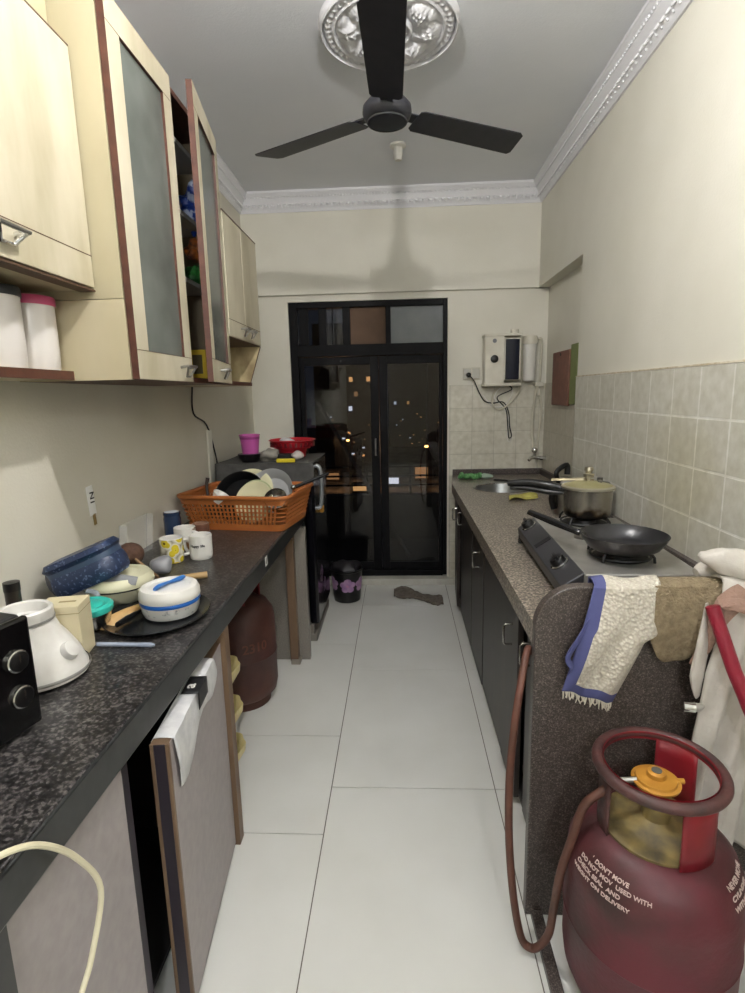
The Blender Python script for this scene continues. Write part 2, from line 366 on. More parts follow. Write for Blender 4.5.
# ceiling rose
def rose(r):
    pass
b = MB(); RR = .262; NA, NR = 144, 44
def rz(t, a):
    r = t
    h = 0
    if r > .93: h = .030*math.cos((r-.965)/.035*PI/2) if r < 1 else 0
    elif r > .80: h = .014+.012*abs(math.sin(a*24))*math.sin((r-.80)/.13*PI)
    elif r > .76: h = .026
    elif r > .34:
        s = (r-.34)/.42; lobe = abs(math.sin(a*4+1.1*math.sin(s*3))); fine = .5+.5*math.sin(a*36+s*14+4*math.sin(a*8))
        h = .012+.034*math.sin(s*PI)**.7*(lobe**.6)*(.6+.4*fine)
    elif r > .29: h = .034
    else: h = .018+.02*abs(math.sin(a*8))*math.sin(r/.29*PI)
    return max(h, .002)
rings = []
for j in range(NR+1):
    t = j/NR
    rings.append([b.v((-.02+RR*t*math.cos(2*PI*i/NA), 2.31+RR*t*math.sin(2*PI*i/NA), ZC-(rz(t, 2*PI*i/NA) if j < NR else -.001))) for i in range(NA)])
for j in range(NR):
    for i in range(NA): b.f([rings[j][i], rings[j][(i+1) % NA], rings[j+1][(i+1) % NA], rings[j+1][i]])
o = b.build('ceiling_rose', plaster, ang=80)
tag(o, 'large round white plaster ceiling rose with raised leaf pattern above the fan', 'ceiling rose')

# ---- glazed double door to the balcony
DY = 4.05
d = thing('door_1', 'x', 'x', (0, DY, 0)); del d['label'], d['category']; struct(d)
DXM = -.145
b = MB()
for q in (((DX0, DY-.03, DZ0), (DX0+.055, DY+.06, DZ1)), ((DX1-.03, DY-.03, DZ0), (DX1, DY+.06, DZ1)), ((DX0+.055, DY-.029, DZ1-.04), (DX1-.03, DY+.06, DZ1)), ((DX0+.055, DY-.029, DZ0-.01), (DX1-.03, DY+.06, DZ0+.035)),
          ((DX0+.055, DY-.028, 1.70), (DX1-.03, DY+.06, 1.78)), ((-.089, DY-.025, 1.78), (-.053, DY+.055, DZ1)), ((-.395, DY-.02, 1.78), (-.343, DY+.05, DZ1)), ((-.57, DY-.0, 1.78), (-.515, DY+.03, DZ1)), ((-.71, DY, 1.78), (-.645, DY+.03, DZ1)), ((-.475, DY, 1.78), (-.465, DY+.03, DZ1))): b.box(*q)
b.build('door_frame', doorframe, d, smooth=False, bevel=.003)
for x0, x1, hx in ((DX0+.057, DXM-.002, -1), (DXM+.002, DX1-.032, 1)):
    b = MB(); s = .055 if hx < 0 else .05; y0, y1, z0, z1 = DY-.005, DY+.035, DZ0+.037, 1.698
    sl, sr = (.032, .062) if hx < 0 else (.058, .025)
    b.box((x0, y0, z0), (x0+sl, y1, z1)); b.box((x1-sr, y0, z0), (x1, y1, z1)); b.box((x0+sl, y0, z0), (x1-sr, y1, z0+.06)); b.box((x0+sl, y0, z1-.06), (x1-sr, y1, z1))
    lf = b.build('door_leaf', doorframe, d, smooth=False, bevel=.003)
    b = MB(); b.box((x0+sl-.005, DY+.012, z0+.055), (x1-sr+.005, DY+.016, z1-.055)); b.build('glass_pane', doorglass, lf, smooth=False)
    if hx < 0:
        b = MB(); b.tube([(x1-.03, y0-.005, .98), (x1-.03, y0-.035, .98), (x1-.03, y0-.035, 1.10), (x1-.03, y0-.005, 1.10)], .006, 8); b.build('door_handle', steel_d, lf)
b = MB(); b.box((-.343, DY+.012, 1.78), (-.089, DY+.02, DZ1-.04)); o = b.build('board_panel', cardboard, d, smooth=False); o['label'] = 'brown board filling one opening above the door'
b = MB(); b.box((-.053, DY+.012, 1.78), (DX1-.03, DY+.018, DZ1-.04)); o = b.build('transom_pane', frostwin, d, smooth=False); o['label'] = 'hazy grey pane above the right leaf'
b = MB(); b.box((DX0+.05, DY+.012, 1.78), (-.39, DY+.018, DZ1-.04)); b.build('transom_pane', doorglass, d, smooth=False)

# ---- balcony and night city
struct(SB('balcony_floor', [((-2.5, 4.2, -.1), (2.5, 5.4, .02))], mat('balcony tile', '6A655C', .4)))
struct(SB('balcony_parapet', [((-2.5, 5.2, 0), (2.5, 5.32, .46))], mat('balcony parapet', '6A655C', .7)))
rl = thing('balcony_railing', 'dark metal balcony railing outside the glazed door', 'railing', (0, 5.26, .46))
b = MB()
for z in (.55, .64, .73): b.box((-2.5, 5.245, z-.008), (2.5, 5.275, z+.008))
b.build('rail', blackm, rl, smooth=False)
for i in range(11):
    b = MB(); x = -2+.42*i; b.box((x-.01, 5.25, .46), (x+.01, 5.27, .73)); b.build('post', blackm, rl, smooth=False)
b = MB(); b.tube([(-.74, 5.0, 1.36), (-.28, 4.75, .62), (.08, 4.55, .03)], .022, 8, flat=.5)
tag(b.build('leaning_plank', mat('pale weathered plank', '7C756C', .6)), 'pale plank leaning diagonally on the balcony behind the left glass leaf', 'plank')
GZ = -14
struct(SB('city_ground', [((-120, 30, GZ-.5), (120, 260, GZ))], mat('asphalt', '6A6258', .9, c2='2A2622', scale=.35, detail=8)))
def litwin(name, c, e): return mat(name, c, .5, emit=e)
wl = [litwin('warm lit window', 'FFC27A', 1.3), litwin('pale lit window', 'E8F2FF', 1.5), litwin('dim lit window', 'C9A070', .6)]
bldm = [mat('tower wall grey', '34363C', .8), mat('tower wall brown', '3C3632', .8)]
random.seed(3)
for i, (x, y, w, h) in enumerate(((-34, 120, 14, 40), (-17, 150, 12, 34), (-8, 108, 10, 26), (3, 160, 12, 46), (12, 125, 11, 38), (25, 150, 14, 30), (-30, 60, 7, 20))):
    t = thing('tower_block', ['dark apartment tower at far left of the night view', 'grey tower with few lit windows left of the door mullion', 'low block just left of the door mullion', 'tallest dark tower right of the mullion', 'dark tower filling the right door leaf', 'wide block at the right edge of the night view', 'nearest low block behind the fridge side of the door'][i], 'building', (x, y, GZ))
    b = MB(); b.box((x-w/2, y, GZ), (x+w/2, y+8, GZ+h)); b.build('wall', bldm[i % 2], t, smooth=False)
    for k in range(16):
        wx = x-w/2+1.2+random.random()*(w-3); wz = GZ+1+2.8*random.randint(1, int(h/2.8)-1) if k < 4 else GZ+.6+random.random()*9
        b = MB(); b.box((wx, y-.06, wz), (wx+(.7 if k < 4 else .25+.35*random.random()), y+.02, wz+(.9 if k < 4 else .3))); b.build('lit_window', random.choice(wl), t, smooth=False)
lampm = mat('street lamp glow', 'FFB060', .5, emit=14); polem = mat('lamp pole', '3A3A3A', .6)
OL = ['leftmost', 'second from left', 'third from left', 'fourth from left', 'fifth from left', 'sixth from left', 'seventh from left', 'rightmost']
for i, (x, y) in enumerate(sorted(((-20.5, 84), (-9.5, 100), (4.2, 86), (11, 112), (-26, 118), (-3, 74), (17, 95), (-15, 72)), key=lambda q: q[0]/q[1])):
    t = thing('street_lamp', 'orange street lamp in the night view beyond the glazed door, '+OL[i], 'street lamp', (x, y, GZ), 'street lamps in the night view')
    b = MB(); b.lathe([(.1, 0), (.06, 7)], (x, y, GZ), 6); b.build('pole', polem, t)
    b = MB(); b.ball((x, y, GZ+7.1), (.34, .34, .2), seg=8); b.build('lamp_head', lampm, t)
for x, y in ((-10, 92), (10, 92)): lamp('street_light', (x, y-6, GZ+8), 3500, .4, (1, .55, .25))
# low market stalls and parked lit frontage along the street
ORD = ['leftmost', 'second from left', 'third from left', 'fourth from left', 'fifth from left', 'sixth from left', 'seventh from left', 'rightmost']
for i in range(8):
    x = -24+i*5.2+random.random(); y = 84+(i % 3)*6
    b = MB(); h = 1.6+random.random()*1.6; b.box((x, y, GZ), (x+2.6, y+2, GZ+h)); b.box((x+.2, y-.05, GZ+.5), (x+2.4, y, GZ+h-.4), 1)
    tag(b.build('street_stall', [bldm[1], wl[i % 3]], smooth=False), 'small lit stall on the street below the towers, '+ORD[i], 'stall', 'lit stalls in the night view')

# ================================================================== left side cabinets
def dhandle(b, c, w, out, axis):          # D handle: centre, width, stand-off direction, long axis
    c, out, ax = Vector(c), Vector(out), Vector(axis)
    b.tube([c-ax*w/2, c-ax*w/2*.98+out*.03, c+ax*w/2*.98+out*.03, c+ax*w/2], .0055, 8)
XFC = -.72
t = thing('wall_cabinet', 'cream wall cabinet at upper left with open jar shelf below', 'cabinet', (-.93, .9, 1.48))
b = MB(); b.box((XL+.002, .30, 1.722), (-.838, 1.518, 2.318)); b.box((XL+.002, .30, 2.318), (-.865, 1.518, 2.445)); b.build('body', lam2, t, smooth=False)
for y0, y1, hy in ((.31, .86, .45), (.865, 1.516, 1.17)):
    b = MB(); b.box((-.836, y0, 1.727), (-.818, y1, 2.303)); dr = b.build('door', lam, t, smooth=False, bevel=.002)
    b = MB(); b.box((-.8185, y0, 1.807), (-.8175, y1, 1.8095)); b.box((-.837, y0, 2.303), (-.818, y1, 2.307)); b.build('seam', seam, dr, smooth=False)
    b = MB(); b.tube([(-.818, hy-.045, 1.782), (-.786, hy-.045, 1.785), (-.786, hy+.045, 1.785), (-.818, hy+.045, 1.782)], .006, 8); b.tube([(-.788, hy-.045, 1.785), (-.806, hy-.02, 1.755), (-.806, hy+.02, 1.755), (-.788, hy+.045, 1.785)], .005, 8); b.build('handle', chrome, dr)
b = MB(); b.box((XL+.002, .30, 1.487), (-.903, 1.518, 1.507)); b.box((-.903, .30, 1.485), (-.895, 1.50, 1.509), 1); b.build('shelf', [lam3, brown], t, smooth=False)
b = MB(); b.box((-.86, .3, 1.718), (-.818, 1.518, 1.7225)); b.build('bottom_edge', seam, t, smooth=False)

t = thing('tall_glass_cabinet', 'tall cream wall cabinet with two frosted glass doors, the farther one ajar', 'cabinet', (-.9, 1.93, 1.484))
b = MB()
y0, y1, z0, z1 = 1.522, 2.383, 1.484, 2.445; xf = -.745
fm = dict(xp=1)
b.box((XL+.002, y0, 1.70), (xf, y0+.018, z1), fm=dict(ym=0)); b.box((XL+.002, y0, z0), (xf, y0+.018, 1.698), 2)
b.box((XL+.002, y1-.018, z0), (xf, y1, z1), 3); b.box((XL+.002, y0+.018, z0), (xf, y1-.018, z0+.018), 1); b.box((XL+.002, y0+.018, z1-.018), (xf, y1-.018, z1), 1)
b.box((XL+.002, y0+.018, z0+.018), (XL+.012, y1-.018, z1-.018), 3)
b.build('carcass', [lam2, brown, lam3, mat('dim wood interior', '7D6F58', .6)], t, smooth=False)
for z in (1.85, 2.08, 2.315):
    b = MB(); b.box((XL+.012, y0+.018, z), (xf-.03, y1-.018, z+.016)); b.build('shelf', mat('white shelf board', 'A9A79F', .5), t, smooth=False)
def glassdoor(w, M_, hy, sl=.062):
    h = z1-z0-.004; zz = z0+.001; b = MB(); b.M = M_; s = .062
    fm = dict(xp=1)
    b.box((0, 0, zz), (.02, sl, zz+h), fm=fm, mi=0); b.box((0, w-s, zz), (.02, w, zz+h), fm=fm, mi=0)
    b.box((0, sl, zz), (.02, w-s, zz+.080), fm=fm, mi=0); b.box((0, sl, zz+h-.075), (.02, w-s, zz+h), fm=fm, mi=0)
    dr = b.build('door', [brown, lam], t, smooth=False)
    b = MB(); b.M = M_; b.box((.006, sl, zz+.080), (.012, w-s, zz+h-.075)); b.build('glass_panel', frost, dr, smooth=False)
    b = MB(); b.M = M_
    for a in ((0, s, zz+.088, zz+.0895), (0, w-s+.0, zz+h-.0765, zz+h-.075)): pass
    b.box((.0198, .0, zz+.0795), (.0206, w, zz+.081)); b.box((.0198, 0, zz+h-.0755), (.0206, w, zz+h-.0742)); b.build('seam', seam, dr, smooth=False)
    b = MB(); b.M = M_; z = zz+.045
    b.tube([(.02, hy-.035, z), (.048, hy-.035, z+.004), (.048, hy+.035, z+.004), (.02, hy+.035, z)], .0045, 8); b.tube([(.047, hy-.035, z+.004), (.03, hy-.012, z-.03), (.03, hy+.012, z-.03), (.047, hy+.035, z+.004)], .004, 8); b.build('handle', steel_d, dr)
    return dr
glassdoor(.405, Matrix.Translation((-.742, 1.525, 0)), .335, .072)
# far door hinged at its far edge, free edge swung out
Md = Matrix.Translation((-.742, 2.383, 0)) @ Rz(math.radians(8.6)) @ Matrix.Translation((0, -.440, 0))
dd = glassdoor(.437, Md, .20); dd['label'] = 'frosted glass door standing ajar'

t = thing('small_wall_cabinet', 'small two door cream wall cabinet with open niche nearest the balcony wall', 'cabinet', (-.9, 2.65, 1.484))
ya, yb2 = 2.392, 2.925
b = MB(); b.box((XL+.002, ya, 1.684), (-.737, yb2, 2.188)); b.box((XL+.002, ya, 2.188), (-.72, yb2+.003, 2.194), 1)
b.box((XL+.002, ya, 1.683), (-.722, yb2, 1.686), 1); b.build('body', [lam3, seam], t, smooth=False)
for a, c, hy in ((ya+.002, 2.655, 2.60), (2.658, yb2, 2.72)):
    b = MB(); b.box((-.737, a, 1.688), (-.72, c, 2.187)); dr = b.build('door', lam, t, smooth=False, bevel=.0015)
    b = MB(); b.box((-.7203, a, 1.758), (-.7193, c, 1.7605)); b.build('seam', seam, dr, smooth=False)
    b = MB(); z = 1.735; b.tube([(-.72, hy-.03, z), (-.692, hy-.03, z+.004), (-.692, hy+.03, z+.004), (-.72, hy+.03, z)], .004, 8); b.tube([(-.693, hy-.03, z+.003), (-.71, hy-.01, z-.03), (-.71, hy+.01, z-.03), (-.693, hy+.03, z+.003)], .0035, 8); b.build('handle', steel_d, dr)
b = MB(); P = [(-.722, 1.683), (XL+.002, 1.683), (XL+.002, 1.502), (-.783, 1.502)]
for yy in (yb2-.016,):
    A = [b.v((x, yy, z)) for x, z in P]; B = [b.v((x, yy+.016, z)) for x, z in P]; b.f(A); b.f(B)
    for i in range(4): b.f([A[i], A[(i+1) % 4], B[(i+1) % 4], B[i]], 1 if i == 3 else 0)
b.box((XL+.002, ya, 1.502), (XL+.008, yb2-.016, 1.683), 2)
b.build('niche_panel', [lam_in, brown, lam_in], t, smooth=False)
b = MB(); b.box((XL+.002, ya, 1.484), (-.783, yb2, 1.502), fm=dict(xp=1), mi=0); b.box((-.783, ya, 1.484), (-.779, yb2, 1.502), 1); b.build('niche_shelf', [lam3, brown], t, smooth=False)
b = MB(); b.lathe([(.018, 0), (.024, .02), (.02, .06), (.012, .085), (.014, .10)], (-.93, 2.83, 1.503), 14, mi=[0, 0, 0, 1])
tag(b.build('small_bottle', [whitec, blackm]), 'tiny white bottle with black cap in the open cabinet niche', 'bottle')

# things inside the tall cabinet seen through the gap
def crumple(b, c, r, seed, sc=14, amp=.25, seg=24, R=None):
    def fn(i, j): return 1
    c = Vector(c); n0 = len(b.bm.verts); b.ball(c, r, seg=seg, R=R); b.bm.verts.ensure_lookup_table()
    for v in b.bm.verts[n0:]:
        dlt = v.co-c; v.co = c+dlt*(1+amp*noise.noise(v.co*sc+Vector((seed, 0, 0))))
packs = [('blue_packet', (-.80, 2.29, 2.17), (.05, .05, .075), mat('blue foil', '1D3F9A', .3, c2='B8C4DC', scale=26, p=(.52, .58)), 'crumpled blue packet on a shelf inside the tall cabinet', 2.096),
         ('green_packet', (-.80, 2.28, 1.905), (.045, .05, .045), mat('green foil', '2E7A34', .35, c2='1C4F22', scale=40), 'green packet on the middle shelf inside the tall cabinet', 1.866)]
for nme, c, r, m_, lb, zs in packs:
    b = MB(); crumple(b, (c[0], c[1], zs+r[2]*.93), r, 3, 34, .7, 32); tag(b.build(nme, m_), lb, 'packet')
b = MB(); crumple(b, (-.80, 2.285, 2.0), (.04, .045, .035), 8, 34, .7, 30); 
bpy.ops
for v in b.bm.verts: v.co.z += 0
tag(b.build('dark_packet', mat('dark red black foil', '3A2220', .3, c2='B5652A', scale=45)), 'small dark and orange packet lying over the green packet in the cabinet', 'packet')
b = MB(); b.box((-.85, 2.24, 1.503), (-.78, 2.275, 1.62)); b.box((-.835, 2.2385, 1.525), (-.795, 2.24, 1.60), 1)
tag(b.build('yellow_carton', [mat('yellow carton', 'D2B22A', .5), mat('carton print', '5A5030', .5)], smooth=False, bevel=.002), 'small yellow carton on the bottom shelf inside the tall cabinet', 'box')
# jars on the open shelf
def jar(c, r, h, lidm, lb, lidh=.022, bodym=None):
    t = thing('storage_jar', lb, 'jar', c)
    b = MB(); b.lathe([(r*.93, 0), (r*.97, .006), (r, .05), (r*1.0, h-lidh)], c, 32); b.build('body', bodym or mat('translucent white jar', 'C9C4BF', .3), t)
    b = MB(); b.lathe([(r*1.06, h-lidh), (r*1.07, h-lidh+.004), (r*1.07, h-.004), (r*1.03, h)], c, 32, fn=lambda a, j: 1+.006*math.sin(a*40)); b.build('lid', lidm, t)
jar((-.962, 1.447, 1.508), .058, .188, mat('pink lid', 'B5476E', .4), 'white round jar with pink lid on the open shelf')
jar((-.966, 1.318, 1.508), .058, .192, mat('dark lid', '23262B', .4), 'white round jar with black lid at the left picture edge')

# ================================================================== left worktop
ZT = .82
t = thing('left_worktop', 'black speckled granite worktop along the left wall', 'worktop', (-.8, 1.5, .745))
b = MB(); b.box((XL+.001, .15, .785), (-.535, 2.925, ZT)); b.build('slab', gran_k, t, smooth=False, bevel=.004)
b = MB(); b.box((-.56, .15, .745), (-.53, 2.925, .8165)); b.build('front_edge', gran_e, t, smooth=False, bevel=.004)
b = MB(); b.box((-.5301, 2.02, .775), (-.5285, 2.05, .812)); b.box((-.5285, 2.027, .781), (-.5282, 2.035, .806), 1); o = b.build('sticker', [whitep, txt_k], t, smooth=False); o['label'] = 'small white sticker on the worktop edge'
t = thing('left_base_cabinet', 'grey fronted base cabinet with dark edges under the near end of the left worktop', 'cabinet', (-.8, 1.0, 0))
b = MB(); b.box((XL+.002, .575, 0), (-.60, .59, .744)); b.box((XL+.002, 1.50, 0), (-.60, 1.515, .744)); b.box((XL+.002, .59, .05), (-.60, 1.50, .065)); b.box((XL+.002, .59, 0), (XL+.012, 1.50, .744)); b.build('carcass', dark_in, t, smooth=False)
b = MB(); b.box((-.585, .59, 0), (-.548, .915, .744)); b.box((-.585, .915, 0), (-.552, .945, .744), 1); b.build('fixed_panel', [greydoor, purpled], t, smooth=False)
b = MB(); b.box((-.60, .54, 0), (-.536, .588, .744)); b.build('end_post', gran_e, t, smooth=False)
ang = math.atan2(.045, .47)
b = MB(); b.M = Matrix.Translation((-.545, 1.50, 0)) @ Rz(ang) @ Matrix.Translation((0, -.485, 0))
b.box((-.040, 0, .015), (0, .485, .708), fm=dict(xp=1, ym=0, zp=2), mi=0); b.box((-.0405, -.001, .015), (-.032, .004, .7085), 2); b.box((-.008, -.001, .015), (.0005, .008, .7085), 2)
o = b.build('door', [purpled, greydoor, woodpost], t, smooth=False, bevel=.0015); o['label'] = 'grey cabinet door standing slightly open'
b = MB(); b.box((-.575, 1.505, 0), (-.532, 1.545, .744)); b.build('wood_post', woodpost, t, smooth=False, bevel=.002)
# plastic bag over the open door
b = MB(); Mx = Matrix.Translation((-.545, 1.50, 0)) @ Rz(ang) @ Matrix.Translation((0, -.485, 0)); b.M = Mx
def bagf(u, v):
    y = .02+.36*u; top = .7095
    wv = .003*noise.noise(Vector((u*9, v*9, 1)))
    if v < .18: s = v/.18; return (-.043, y, top-.05*(1-s))
    if v < .3: s = (v-.18)/.12; return (-.043+.047*s, y, top+.002*math.sin(s*PI))
    s = (v-.3)/.7; L = (.135-.08*u+.02*math.sin(u*9)) ; return (.004+abs(wv)+.004*math.sin(s*3), y+.02*s, top-L*s)
b.grid(bagf, 30, 26)
bg = b.build('plastic_bag', mat('white plastic bag', 'DADADA', .35, c2='C6C6C8', scale=25, bump=.3), solid=.0012)
tag(bg, 'white plastic bag with black logo hung over the open grey cabinet door', 'bag')
b = MB(); b.M = Mx
b.grid(lambda u, v: ((-.030+.042*min(1, v/.4), .19+.085*u, .7135) if v < .4 else (.0125, .19+.085*u, .7135-(v-.4)/.6*.045)), 6, 10); pt = b.build('logo_patch', txt_k, bg, solid=.0008)
mp = lambda a, c, w: Mx @ Vector((.0085+w, .235-.0+c*0-a*0-.075+a, .70+c)) 
text('a', .050, lambda a, c, w: Mx @ Vector((-.004-c*.8, .215+a, .7148+w)), whitep, pt)

# pillar slab and post at the worktop's far end
t = thing('granite_support_slab', 'grey granite slab with wooden strip holding the far end of the left worktop', 'support', (-.8, 2.76, 0))
b = MB(); b.box((XL+.002, 2.76, 0), (-.505, 2.80, .744)); b.build('slab', mat('pale speckled granite', '6E6963', .4, c2='8B857C', scale=220, p=(.4, .6)), t, smooth=False, bevel=.002)
b = MB(); b.box((-.605, 2.715, .012), (-.562, 2.76, .744)); b.build('wood_strip', woodpost, t, smooth=False, bevel=.002)
b = MB(); b.box((-.60, 2.70, 0), (-.55, 2.758, .025)); b.build('foot_block', mat('grey block', '8A8378', .6), t, smooth=False, bevel=.003)

# rusty old gas cylinder below the worktop
t = thing('old_gas_cylinder', 'old maroon gas cylinder standing on the floor under the left worktop', 'gas cylinder', (-.762, 2.375, 0))
b = MB(); c = (-.762, 2.375, 0)
b.lathe([(.12, 0), (.125, .0), (.125, .035), (.155, .06), (.163, .10), (.163, .245), (.166, .25), (.163, .255), (.163, .40), (.155, .45), (.13, .49), (.08, .515), (.03, .52)], c, 40); body = b.build('body', gas_old, t)
b = MB(); b.tube([(c[0]+.1*math.cos(a*PI/12), c[1]+.1*math.sin(a*PI/12), .62) for a in range(24)], .01, 8, closed=True); b.build('ring', rust, t)
for a in (.8, 2.9, 5.0):
    b = MB(); b.M = Matrix.Translation(c) @ Rz(a); b.box((.095, -.03, .49), (.1, .03, .62)); b.build('collar_leg', gas_col, t, smooth=False)
def cylmap(cx, cy, r, a0, z0, k=1.0): return lambda u, v, w: Vector((cx+(r+.0012+w)*math.cos(a0+u/r), cy+(r+.0012+w)*math.sin(a0+u/r), z0+v))
text('2310', .06, cylmap(c[0], c[1], .163, -1.25, .30), mat('faint tan print', '5F3526', .6), body, label='faint tan lettering')
# cream plastic rack by the wood post
t = thing('plastic_rack', 'cream plastic rack with scalloped tiers beside the wooden post', 'rack', (-.63, 1.68, 0))
b = MB(); b.tube([(-.59, 1.66, 0), (-.59, 1.66, .62)], .012, 8); b.tube([(-.67, 1.70, 0), (-.67, 1.70, .62)], .012, 8); b.build('pole', whitec, t)
cream = mat('cream yellow plastic', 'CDBE86', .4)
for z in (.16, .31, .46):
    b = MB(); b.lathe([(.055, z), (.085, z+.05), (.088, z+.075), (.083, z+.07), (.05, z+.006)], (-.642, 1.68, 0), 64, fn=lambda a, j: 1+.035*math.sin(a*9)); b.build('tier', cream, t)
# fridge
t = thing('fridge', 'small black single door fridge on a stand beside the balcony door', 'fridge', (-.77, 3.27, 0))
b = MB(); b.box((-1.03, 3.0, .10), (-.545, 3.52, 1.055)); b.build('body', mat('black fridge side', '17171A', .35), t, smooth=False, bevel=.012)
b = MB(); b.box((-.54, 3.0, .10), (-.485, 3.52, 1.055)); dr = b.build('door', mat('glossy black fridge door', '0B0B10', .15), t, smooth=False, bevel=.015)
b = MB(); b.tube([(-.485, 3.10, .78), (-.462, 3.10, .80), (-.455, 3.10, .90), (-.462, 3.10, 1.01), (-.485, 3.10, 1.03)], [.012]*5, 10, k=4); b.build('handle', mat('silver handle', '9C9FA3', .3, .6), dr)
b = MB(); b.box((-.485, 3.18, .735), (-.462, 3.22, .775)); b.build('lock', brass, dr, smooth=False, bevel=.004)
b = MB()
for i in range(5):
    a = i*2*PI/5; b.ball((-.4845, 3.16+.035*math.cos(a), .36+.035*math.sin(a)), (.002, .026, .02), seg=12)
for i in range(5):
    a = i*2*PI/5+.5; b.ball((-.4845, 3.27+.03*math.cos(a), .26+.03*math.sin(a)), (.002, .022, .018), seg=12)
o = b.build('flower_print', mat('muted purple print', '4B3350', .3), dr); 
b = MB(); b.box((-1.03, 2.985, .0), (-.50, 3.54, .045)); b.box((-.55, 2.99, .045), (-.52, 3.03, .10)); b.box((-1.0, 2.99, .045), (-.97, 3.03, .10)); b.box((-.55, 3.47, .045), (-.52, 3.52, .10)); b.box((-1.0, 3.47, .045), (-.97, 3.52, .10)); b.build('stand', mat('grey stand', '7A746C', .5), t, smooth=False, bevel=.004)
b = MB()
b.grid(lambda u, v: (-1.036+.555*u, 2.993-.002*math.sin(u*20) if v < .2 else 2.993+(v-.2)/.8*.50, (.93+.128*v/.2 if v < .2 else 1.0585)+.002*math.sin(u*13+v*7)), 30, 20)
fc = b.build('fridge_cover', mat('dark grey fridge mat', '4C4B49', .75, c2='403F3D', scale=30), solid=.003)
tag(fc, 'dark grey mat laid over the fridge top and hanging down its front', 'mat')
ZF = 1.062
# things on the fridge
t = thing('pink_cup', 'pink plastic cup standing on the black bowl on the fridge', 'cup', (-.86, 3.10, ZF+.046)); ZF += .046; pk = mat('pink plastic', 'B5569A', .3)
b = MB(); b.lathe([(.042, .0), (.046, .0), (.056, .10), (.060, .102), (.060, .108), (.054, .108), (.05, .10), (.04, .006), (.001, .006)], (-.86, 3.10, ZF), 28, cap=False); b.build('body', pk, t)
b = MB(); b.lathe([(.0535, .082), (.0558, .082), (.0575, .095), (.0545, .095)], (-.86, 3.10, ZF), 28); ZF -= .046; b.build('band', mat('deep pink band', '8E3A78', .3), t)
t = thing('red_tray', 'red plastic tray basket on the far side of the fridge top', 'tray', (-.64, 3.30, ZF+.04)); red = mat('red plastic', 'B0202C', .35)
b = MB(); b.M = xform((-.66, 3.33, ZF))
b.lathe([(.001, .05), (.11, .05), (.135, .098), (.145, .10), (.137, .105), (.105, .056), (.001, .056)], (0, 0, 0), 32, cap=False); b.lathe([(.08, 0), (.09, .05)], (0, 0, 0), 20); b.build('body', red, t)
b = MB(); 
for i in range(26):
    a = i*2*PI/26; b.M = xform((-.66, 3.33, ZF), a); b.box((.113, -.006, .062), (.1355, .006, .088))
b.build('slot_ring', mat('dark red slots', '6A0F18', .4), t, smooth=False)
b = MB(); b.lathe([(.05, 0), (.068, .03), (.070, .045), (.001, .045)], (-.86, 3.09, ZF), 24); tag(b.build('black_bowl', blackp), 'small black bowl at the front of the fridge top', 'bowl')
for i, (x, y, s, m_, lb, nm) in enumerate(((-.755, 3.10, .055, mat('grey cloth bundle', '8B8780', .8), 'grey crumpled bundle right of the black bowl on the fridge', 'cloth_bundle'), (-.60, 3.14, .036, mat('white cloth bundle', 'B9B0AC', .8), 'small white crumpled bundle at the right corner of the fridge top', 'cloth_bundle'), (-.69, 3.345, .045, mat('white crumpled paper', 'C5C2C4', .8), 'white crumpled paper lying in the red tray', 'paper'))):
    b = MB(); z = ZF+s*.65+(.056 if i == 2 else 0); crumple(b, (x, y, z), (s, s*.9, s*.68), i*3, 26, .5); tag(b.build(nm, m_), lb, 'cloth' if i < 2 else 'paper')
b = MB(); b.box((-.69, 3.0, ZF), (-.585, 3.018, ZF+.022)); tag(b.build('yellow_stick', mat('yellow plastic', 'D8C52A', .4), smooth=False, bevel=.004), 'short yellow bar at the front edge of the fridge top', 'bar')
b = MB(); b.box((-.72, 3.16, ZF), (-.60, 3.24, ZF+.03)); tag(b.build('black_box', blackm, smooth=False, bevel=.006), 'flat black box between the bundles and the red tray', 'box')

# cable and tag on the left wall
b = MB(); b.tube([(-1.05, 2.78, 1.484), (-1.062, 2.80, 1.35), (-1.062, 2.98, 1.28), (-1.062, 3.09, 1.10), (-1.062, 3.12, .98)], .0045, 6, k=5); tag(b.build('wall_cable', blackm), 'thin black cable hanging down the left wall beside the fridge', 'cable')
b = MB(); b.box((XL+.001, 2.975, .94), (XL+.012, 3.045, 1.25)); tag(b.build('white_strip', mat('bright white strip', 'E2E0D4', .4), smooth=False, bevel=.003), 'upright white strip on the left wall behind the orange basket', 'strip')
t = thing('wall_tag', 'small white tag with black marks stuck on the left wall', 'tag', (XL+.001, 1.78, 1.0))
b = MB(); b.M = xform((XL+.001, 1.80, 1.085), 0, .10)
b.box((0, -.020, -.048), (.003, .020, .055)); b.build('card', mat('bright white card', 'F2F2EE', .4), t, smooth=False, bevel=.002)
b = MB(); b.M = xform((XL+.001, 1.80, 1.085), 0, .10); b.box((0, -.004, -.085), (.003, .010, -.045)); b.build('clip', mat('tan clip', '8A7440', .5), t, smooth=False)
text('N1', .040, lambda a, c, w: Vector((XL+.0056-.1*0, 1.790+c*.2-.0, 1.12-.0))+Vector((0, c*.7, -a*.9)), txt_k, t)
